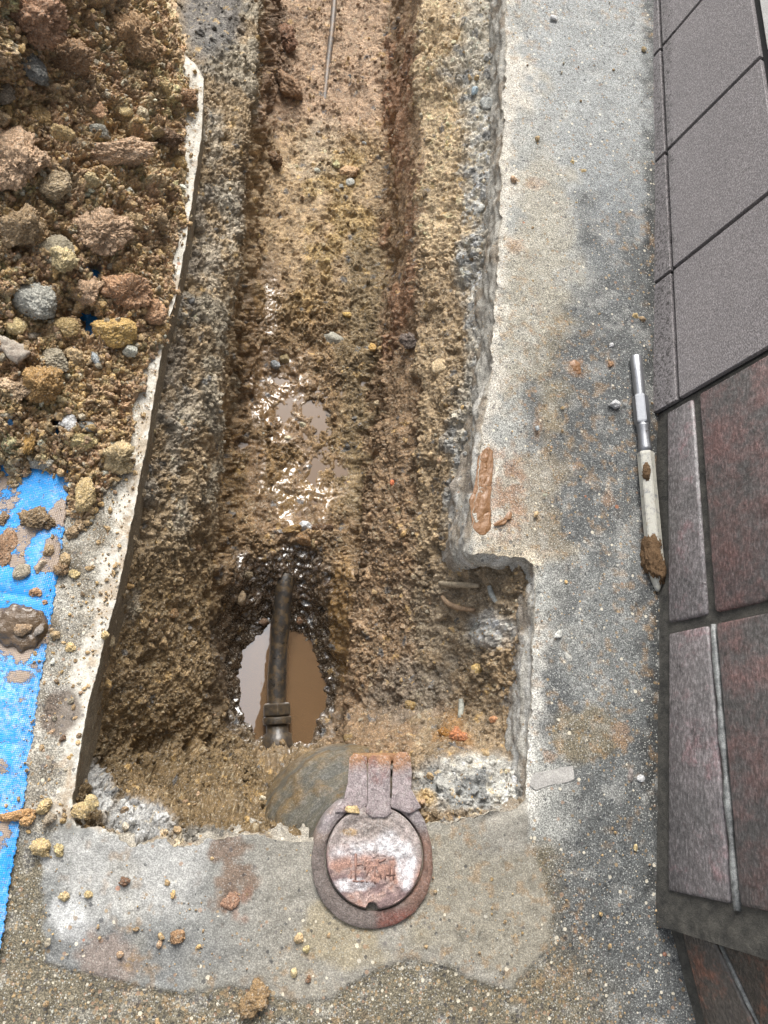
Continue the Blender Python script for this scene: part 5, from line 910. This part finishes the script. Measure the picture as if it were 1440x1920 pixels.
# ------------------------------------------------------------------ loose pieces on the pavement
def on_ground(name, kd, u, v, L_, colr, label, asp=(1, .85, .7), rt=None, z=.001, cat=None, seed=None, group=None):
    me = rock_mesh('G%d_%d' % (u, v), seed=seed or int(u+v*3), sub=5, facets=8, sharp=.85 if kd == 's' else .35, lump=.1 if kd == 's' else .28, crumb=.03 if kd == 's' else .15, gran=.05)
    r = L_/2*pxm*.95; r *= .86; return place(name, me, P(u, v, z), None, r, colr, label, cat or name, group, sc=asp, rot=rt, sink=.12, tilt=.1)
for a in (
 ('stone', 's', 1150, 760, 30, 'white', 'pale squarish stone left of the hex part of the chisel bit', (1, .8, .8), 30),
 ('clod', 'c', 1190, 594, 20, 'ochre', 'left of two touching brown clods just above the chisel bit'), ('clod', 'c', 1202, 600, 20, 'brown', 'right of two touching brown clods just above the chisel bit'),
 ('stone', 's', 1145, 648, 18, 'white', 'small white chip just left of the top end of the chisel bit', (1, .7, .5), 30), ('clod', 'c', 1143, 684, 17, 'rust', 'small orange clod left of the chisel shank'),
 ('clod', 'c', 1158, 401, 20, 'ochre', 'ochre crumb with a white stone right beside it'), ('stone', 's', 1203, 397, 15, 'white', 'small white stone beside the black tile joint at mid height'),
 ('clod', 'c', 1207, 93, 18, 'tan', 'round tan clod alone at the top by the wall foot'), ('stone', 's', 1038, 34, 28, 'white', 'pale grey flat stone at the very top of the right pavement', (1, .6, .35), 5),
 ('clod', 'c', 1007, 262, 18, 'tan', 'brown clod in the upper pavement nearest the pale slab edge'), ('clod', 'c', 962, 338, 20, 'pink', 'reddish clod lying right on the pale slab edge'),
 ('clod', 'c', 1073, 306, 15, 'ochre', 'topmost ochre crumb of the little trail on the right pavement'), ('clod', 'c', 1094, 323, 17, 'ochre', 'second ochre crumb of the trail, right below the topmost one'),
 ('clod', 'c', 1117, 362, 13, 'tan', 'tan crumb in the middle of the little trail'), ('clod', 'c', 1078, 382, 14, 'ochre', 'round ochre crumb left of the tan crumbs in the trail'),
 ('clod', 'c', 1108, 386, 15, 'tan', 'twin tan crumb low in the trail, right of the round ochre crumb'), ('clod', 'c', 1104, 405, 9, 'brown', 'tiny brown crumb under the twin tan crumb'), ('clod', 'c', 1121, 420, 12, 'ochre', 'lowest yellow crumb of the little trail'),
 ('clod', 'c', 1053, 383, 9, 'rust', 'tiny rusty crumb left of the round ochre crumb'), ('stone', 's', 1005, 965, 15, 'tan', 'small tan pebble right of the orange wet mud streak'),
 ('stone', 's', 1181, 1453, 26, (130, 122, 118), 'dark flat stone chip left of the small pale chip near the lower wall', (.6, 1, .35), 0), ('stone', 's', 1201, 1459, 18, 'white', 'small pale chip nearest the wall foot below the middle', (1, .8, .4), 0),
 ('stone', 's', 1191, 1590, 16, 'ochre', 'slim ochre pebble by the wall foot in the lower third', (.5, 1, .5), 0), ('stone', 's', 1065, 1232, 22, (176, 174, 166), 'light grey flat chip right of the hole corner', (.7, 1, .3), 40),
 ('stone', 's', 1048, 1190, 26, (170, 170, 164), 'pale grey flake above the light grey flat chip', (.6, 1, .3), -40), ('stone', 's', 1006, 803, 14, 'bluegrey', 'small blue-grey pebble right of the white slab edge'),
 ('clod', 'c', 84, 1511, 26, 'ochre', 'yellow clod between the tarpaulin edge and the bottom left hole corner'), ('clod', 'c', 93, 1537, 26, (150, 136, 116), 'greyish clod just below the yellow clod beside the tarpaulin'),
 ('clod', 'c', 154, 1520, 34, 'ochre', 'yellow clay clod hanging on the bottom left corner of the hole'), ('clod', 'c', 172, 1505, 28, 'ochre', 'upper right yellow clay clod on the bottom left hole corner'),
 ('clod', 'c', 80, 1590, 38, 'ochre', 'larger of two yellow clods lying on the mortar corner'), ('clod', 'c', 112, 1594, 24, 'ochre', 'rounder right one of two yellow clods on the mortar corner'),
 ('clod', 'c', 120, 1682, 17, 'tan', 'tan crumb at the left rim of the mortar patch'), ('clod', 'c', 166, 1677, 15, 'ochre', 'small yellow crumb near the white blotch on the mortar'),
 ('clod', 'c', 234, 1652, 20, (120, 92, 72), 'dark brown crumb in the whitish part of the mortar patch'), ('clod', 'c', 333, 1757, 28, (150, 118, 86), 'brown clod on the mortar below the muddy smear'),
 ('clod', 'c', 560, 1760, 20, 'tan', 'tan crumb left below the valve cover'), ('clod', 'c', 574, 1779, 15, 'ochre', 'ochre crumb just under the tan crumb near the valve cover'), ('stone', 's', 551, 1822, 20, 'tan', 'upright tan pebble low on the mortar patch', (.6, 1, .6), 5), ('clod', 'c', 579, 1836, 13, (130, 100, 76), 'small brown crumb at the lower rim of the mortar patch'),
 ('clod', 'c', 478, 1872, 52, (132, 108, 76), 'big dark clod of mud at the bottom edge of the photo', (.9, 1.1, .6), 0), ('clod', 'c', 430, 1690, 34, (150, 116, 94), 'flat lump of mud in the brown smear on the mortar', (1.1, .8, .3), 40),
 ('clod', 'c', 118, 1385, 14, (120, 96, 76), 'small brown crumb on the slab beside the tarpaulin'), ('clod', 'c', 133, 1215, 22, 'ochre', 'yellowish crumb on the slab left of the white edge'), ('clod', 'c', 197, 1192, 18, 'ochre', 'yellow crumb sitting on the very edge of the slab'),
 ('clod', 'c', 104, 1190, 20, 'tan', 'tan clod just right of the muddy lump'), ('clod', 'c', 115, 1070, 30, (134, 110, 82), 'brown clod right at the edge of the blue tarpaulin'), ('clod', 'c', 138, 1078, 22, 'ochre', 'ochre clod right of the brown clod at the tarpaulin edge'),
 ('clod', 'c', 136, 1000, 30, 'brown', 'brown clod right of the tarpaulin above the stone pair'), ('clod', 'c', 122, 1050, 26, 'tan', 'tan clod at the tarpaulin edge above the brown clod'), ('clod', 'c', 150, 985, 26, 'brown', 'brown crumbly clod under the upright block of ochre clay'),
 ('clod', 'c', 65, 976, 64, (122, 102, 76), 'large brown clod lying on the blue tarpaulin', (1, .75, .6), 10), ('clod', 'c', 90, 985, 30, (110, 92, 70), 'smaller clod attached to the right of the large brown clod on the tarpaulin'),
 ('stone', 's', 45, 1075, 40, (150, 140, 122), 'grey angular stone left one of the pair on the tarpaulin', (1, .8, .7), 30), ('stone', 's', 77, 1062, 38, (176, 158, 136), 'pale upright stone right one of the pair on the tarpaulin', (.6, 1, .6), -15),
 ('clod', 'c', 90, 1032, 26, 'brown', 'brown clod above the stone pair on the tarpaulin'), ('clod', 'c', 69, 1112, 26, 'rust', 'rusty clod below the stone pair on the tarpaulin'), ('clod', 'c', 44, 1040, 18, (188, 158, 130), 'small pale clod above the stone pair'), ('clod', 'c', 83, 1130, 13, 'rust', 'tiny reddish crumb near the tarpaulin edge'),
 ('clod', 'c', 8, 1030, 60, (140, 110, 84), 'brown clod cut by the left photo border on the tarpaulin', (.8, 1.2, .3), 0), ('clod', 'c', 8, 975, 30, (140, 116, 90), 'small clod at the left photo border over the tarpaulin'),
 ('clod', 'c', 30, 1528, 46, (178, 138, 92), 'crumpled yellow clay strip lying across the tarpaulin', (1.4, .4, .4), 15), ('clod', 'c', 52, 1536, 28, (180, 142, 96), 'knobbly end of the yellow clay strip at the tarpaulin edge'),
): on_ground(a[0], a[1], a[2], a[3], a[4], a[5], a[6], a[7] if len(a) > 7 else (1, .85, .7), a[8] if len(a) > 8 else None, .004 if a[2] < 125 and a[3] < 1560 and a[2] < 400 else .001)
on_ground('stone', 's', 662, 1518, 30, 'ochre', 'ochre stone lying on the iron ring of the valve cover', (1, .6, .6), 0, .008)
# wet mud
m = NT('wet_orange_mud'); m.set(col=m.mixc(m.noise(70, 4, .7), T(150, 106, 68), T(168, 126, 86)), rough=.4, spec=.45, coat=.25, coatr=.15); m.bump(m.noise(160, 4, .7), .003, .8); M['omud'] = m.m
m = NT('wet_brown_mud'); m.set(col=m.mixc(m.noise(70, 4, .7), T(84, 66, 48), T(128, 104, 76)), rough=.3, spec=.5, coat=.4, coatr=.15); m.bump(m.noise(150, 4, .7), .003, .7); M['bmud'] = m.m
def mud(name, pts, rad, z, mat, label, flat=.35, seed=5):
    """a streak of mud: lumps along a line, grown into one skin"""
    C_ = [P(u, v, z) for u, v in pts]; D, Fc = ico(5); ln = len(pts); A, B = C_[0], C_[-1]; L2 = np.linalg.norm(B-A); a_ = (B-A)/L2; b_ = np.cross([0, 0, 1], a_)
    x = D[:, 0]; t = (x+1)/2; cen = np.stack([np.interp(t, np.linspace(0, 1, ln), [q[k] for q in C_]) for k in range(3)], 1); rw_ = np.interp(t, np.linspace(0, 1, len(rad)), rad)*pxm
    q = np.sqrt(np.maximum(1-x*x, 0))+1e-4; V = cen+b_*(D[:, 1]/q*rw_*np.minimum(1, q*2))[:, None]+np.array([0, 0, 1])*(D[:, 2]/q*rw_*flat*np.minimum(1, q*2))[:, None]
    V = V+D*np.array([1, 1, .6])*(.003*fbm(V, 110, 3, seed)+.005*fbm(V, 42, 3, seed+1))[:, None]; return tag(link(name, mesh_np(name, V, Fc, True), mat), label, 'mud')
mud('mud_streak', [(918, 838), (910, 862), (907, 900), (903, 950), (900, 1003)], [8, 19, 17, 22, 20], -.0018, M['omud'], 'streak of wet orange mud along the white slab edge', .06)
mud('mud_streak', [(925, 985), (945, 978), (958, 960)], [3, 6, 4], .001, M['omud'], 'short dab of orange mud right of the long wet streak', .25, 9)
mud('mud_lump', [(-30, 1176), (10, 1170), (50, 1180), (86, 1186)], [20, 34, 40, 22], .006, M['bmud'], 'dark wet lump of mud with embedded stones on the blue tarpaulin', .4, 12)
mud('mud_lump', [(1070, 690), (1078, 690), (1088, 690)], [7, 14, 8], .0005, M['omud'], 'round orange blob of mud stuck to the middle of the right pavement', .12, 20)
on_ground('stone', 's', 74, 1183, 22, (120, 112, 104), 'grey stone half sunk in the wet mud lump', (.7, 1, .6), -20, .014); on_ground('stone', 's', 44, 1180, 34, (134, 112, 88), 'brown stone in the middle of the wet mud lump', (1, .8, .5), 20, .013)
# pale flake and shards
def plate(name, pts, z, th, colr, label, cat, tilt=0, seed=3):
    pp = densify(pts, 4, lambda a, b: 1.2, seed=seed); bm = bmesh.new(); prism(bm, [P(u, v, z) for u, v in pp], [P(u, v, z+th) for u, v in pp]); bmesh.ops.bevel(bm, geom=[e for e in bm.edges if True], offset=.0003, segments=1, affect='EDGES')
    o = link(name, bm_mesh(name, bm), simple(name, T(*colr), T(*[q*.86 for q in colr]), 90, .8)); return tag(o, label, cat)
plate('mortar_flake', [(996, 1457), (1006, 1449), (1030, 1446), (1052, 1438), (1074, 1435), (1076, 1461), (1058, 1468), (1028, 1472), (1004, 1482), (994, 1472)], .0008, .003, (212, 208, 202), 'pale angular flake of mortar beside the right edge of the hole', 'flake')
def shard(pts, zoff, rad, colr, label, flat=1):
    C_ = []
    for u, v in pts: z = soil_at(u, v)[0][2]; C_.append((u, v, z+zoff))
    bm = bmesh.new(); cv = curve(C_, 5); tube(bm, cv, [rad*(.6+.4*math.sin(math.pi*min(1, (k+.6)/len(cv)))) for k in range(len(cv))], 10); 
    o = link('shard', bm_mesh('shard', bm, True), simple('shard', T(*colr), T(*[q*.75 for q in colr]), 200, .7)); return tag(o, label, 'shard')
shard([(824, 1093), (845, 1096), (872, 1097), (898, 1098)], .003, .0042, (206, 190, 164), 'pale straight shard sticking out of the soil under the slab corner')
shard([(829, 1118), (838, 1130), (860, 1140), (890, 1144)], .003, .0036, (196, 166, 134), 'curved tan shard just below the pale straight one')
shard([(917, 1098), (922, 1115), (931, 1130)], .003, .0036, (190, 194, 190), 'short whitish shard right of the straight shard'); shard([(864, 1310), (865, 1328), (862, 1346)], .003, .004, (206, 206, 192), 'upright whitish shard low in the right side of the trench')
o = mud('stick', [(-12, 636), (8, 648), (30, 662), (42, 672)], [11, 12, 12, 8], heap_at(10, 650)[0][2]+.012, simple('old_wood', T(150, 134, 120), T(206, 196, 180), 130, .8), 'weathered pale piece of wood at the left border of the heap', .5, 30); o['category'] = 'stick'
# stones lying in the trench
for k, (kd, u, v, L_, colr, lab, asp) in enumerate((
 ('s', 516, 684, 20, (120, 124, 126), 'blue-grey pebble at the upper left of the wet puddle', (1, 1, .8)), ('s', 534, 672, 24, (150, 132, 96), 'tan stone right behind the blue-grey pebble in the wet mud', (1, .8, .7)),
 ('s', 567, 797, 16, (176, 168, 140), 'small pale pebble in the shiny mud, right one of two', (1, .8, .7)), ('s', 540, 822, 15, (190, 180, 150), 'small pale pebble in the shiny mud, left one of two', (1, .8, .7)),
 ('s', 572, 988, 26, (196, 192, 180), 'pale cube-like stone at the head of the black pipe', (1, .85, .8)), ('s', 548, 992, 30, (140, 112, 70), 'long ochre stone left of the pale cube-like stone', (1.2, .5, .5)), ('s', 604, 990, 40, (104, 80, 58), 'brown stone right of the pale cube-like stone', (1, .5, .5)),
 ('s', 572, 1012, 36, (120, 92, 60), 'flat brown stone under the pale cube-like stone', (1, .7, .4)), ('s', 588, 1016, 22, (140, 120, 84), 'small upright stone leaning on the flat brown stone', (.5, 1, .5)),
 ('s', 465, 1078, 18, (110, 96, 74), 'small grey-brown stone left of the top end of the black pipe', (1, 1, .8)), ('s', 453, 1120, 26, (128, 110, 86), 'upright tan stone standing in the dark mud left of the pipe', (.6, 1.2, .7)), ('s', 494, 1166, 18, (96, 74, 56), 'small brown stone touching the left side of the pipe', (1, .8, .8)),
 ('s', 561, 1164, 14, (104, 76, 54), 'round brown pebble in the mud right of the pipe', (1, 1, .8)), ('s', 655, 145, 13, (84, 90, 92), 'small dark grey pebble right of the thin conduit', (.7, 1, .8)), ('s', 684, 269, 14, (160, 162, 160), 'tiny light grey pebble at the foot of the upper right trench side', (1, .5, .5)),
 ('c', 656, 322, 42, (176, 144, 108), 'flat tan clod on the upper trench bottom', (1, .8, .5)), ('s', 656, 342, 20, (190, 186, 172), 'pale grey pebble touching the flat tan clod', (1, .9, .6)), ('s', 595, 320, 15, (186, 180, 164), 'oval whitish pebble on the upper trench bottom', (1, .7, .6)),
 ('c', 545, 165, 78, (136, 108, 82), 'crumbly dark brown clump fallen to the trench bottom left of the conduit', (1, .8, .6)), ('c', 514, 300, 52, (124, 98, 72), 'brown clump at the left foot of the trench side', (.8, .8, .6)), ('c', 535, 70, 70, (124, 92, 70), 'reddish-brown clump at the top left of the trench bottom', (.8, 1.2, .6)),
 ('s', 640, 350, 14, (150, 150, 144), 'tiny grey pebble left below the pale grey pebble', (1, .8, .6)), ('s', 624, 635, 46, (158, 154, 140), 'whitish-grey flat stone at the upper end of the wet area', (1, .6, .3)), ('s', 650, 590, 20, (176, 146, 84), 'yellow pebble in the gravelly right part of the trench bottom', (1, .8, .7)), ('s', 698, 652, 20, (180, 144, 82), 'yellow-orange pebble at the foot of the right trench side', (1, .9, .7)),
 ('s', 890, 170, 26, (150, 166, 174), 'blue-grey stone in the upper right trench side below the slab', (.6, 1.3, .7)), ('s', 912, 196, 44, (150, 152, 148), 'grey jagged piece of concrete under the right slab edge', (.8, 1, .6)), ('s', 822, 690, 40, (164, 144, 112), 'rounded tan cobble set in the right trench side', (.8, 1.1, .7)),
 ('s', 736, 905, 14, (190, 98, 60), 'small orange fragment in the right trench side', (.7, 1, .7)), ('c', 768, 640, 40, (104, 92, 84), 'dark clod caught in the upper right trench side', (1, .8, .7)), ('s', 810, 1060, 14, (92, 98, 108), 'small slate chip above the pale straight shard', (1, .8, .6)),
 ('s', 770, 1325, 26, (150, 124, 78), 'ochre stone low in the right slope of the pit', (1, .9, .7)), ('c', 858, 1380, 32, (170, 112, 74), 'rusty orange clod above the grey broken concrete', (1, .9, .7)), ('c', 835, 1375, 24, (156, 110, 50), 'ochre-brown clod left of the rusty orange clod', (1, .9, .7)), ('s', 895, 1256, 24, (186, 156, 98), 'yellow stone in the middle of the right slope of the pit', (1, .9, .7)),
 ('s', 925, 1350, 20, (186, 132, 90), 'orange-tan stone at the right border of the pit', (1, .7, .7)), ('s', 660, 1385, 30, (112, 92, 58), 'brown stone just above the hinge of the valve cover', (1, .8, .7)), ('s', 240, 1098, 22, (176, 142, 92), 'tan pebble at the left slab edge above the pit', (1, .6, .6)), ('s', 323, 1150, 22, (146, 116, 80), 'tan stone in the left slope of the pit', (1, .9, .6)))):
    me = rock_mesh('T%d' % k, seed=700+k, sub=5, facets=8, sharp=.85 if kd == 's' else .3, lump=.1 if kd == 's' else .25, crumb=.02 if kd == 's' else .14, gran=.04); p, n = soil_at(u, v); r = on_px(L_, p[2])/2
    if name_w := (p[2] < WATER_MID+.001 and 640 < v < 1030): p = P(u, v, WATER_MID)
    place('stone' if kd == 's' else 'clod', me, P(u, v, p[2]+.1*r), n, r, colr, lab, 'stone' if kd == 's' else 'clod', sc=asp, sink=.5, tilt=.2, rot=random.uniform(-20, 20))
#--END3
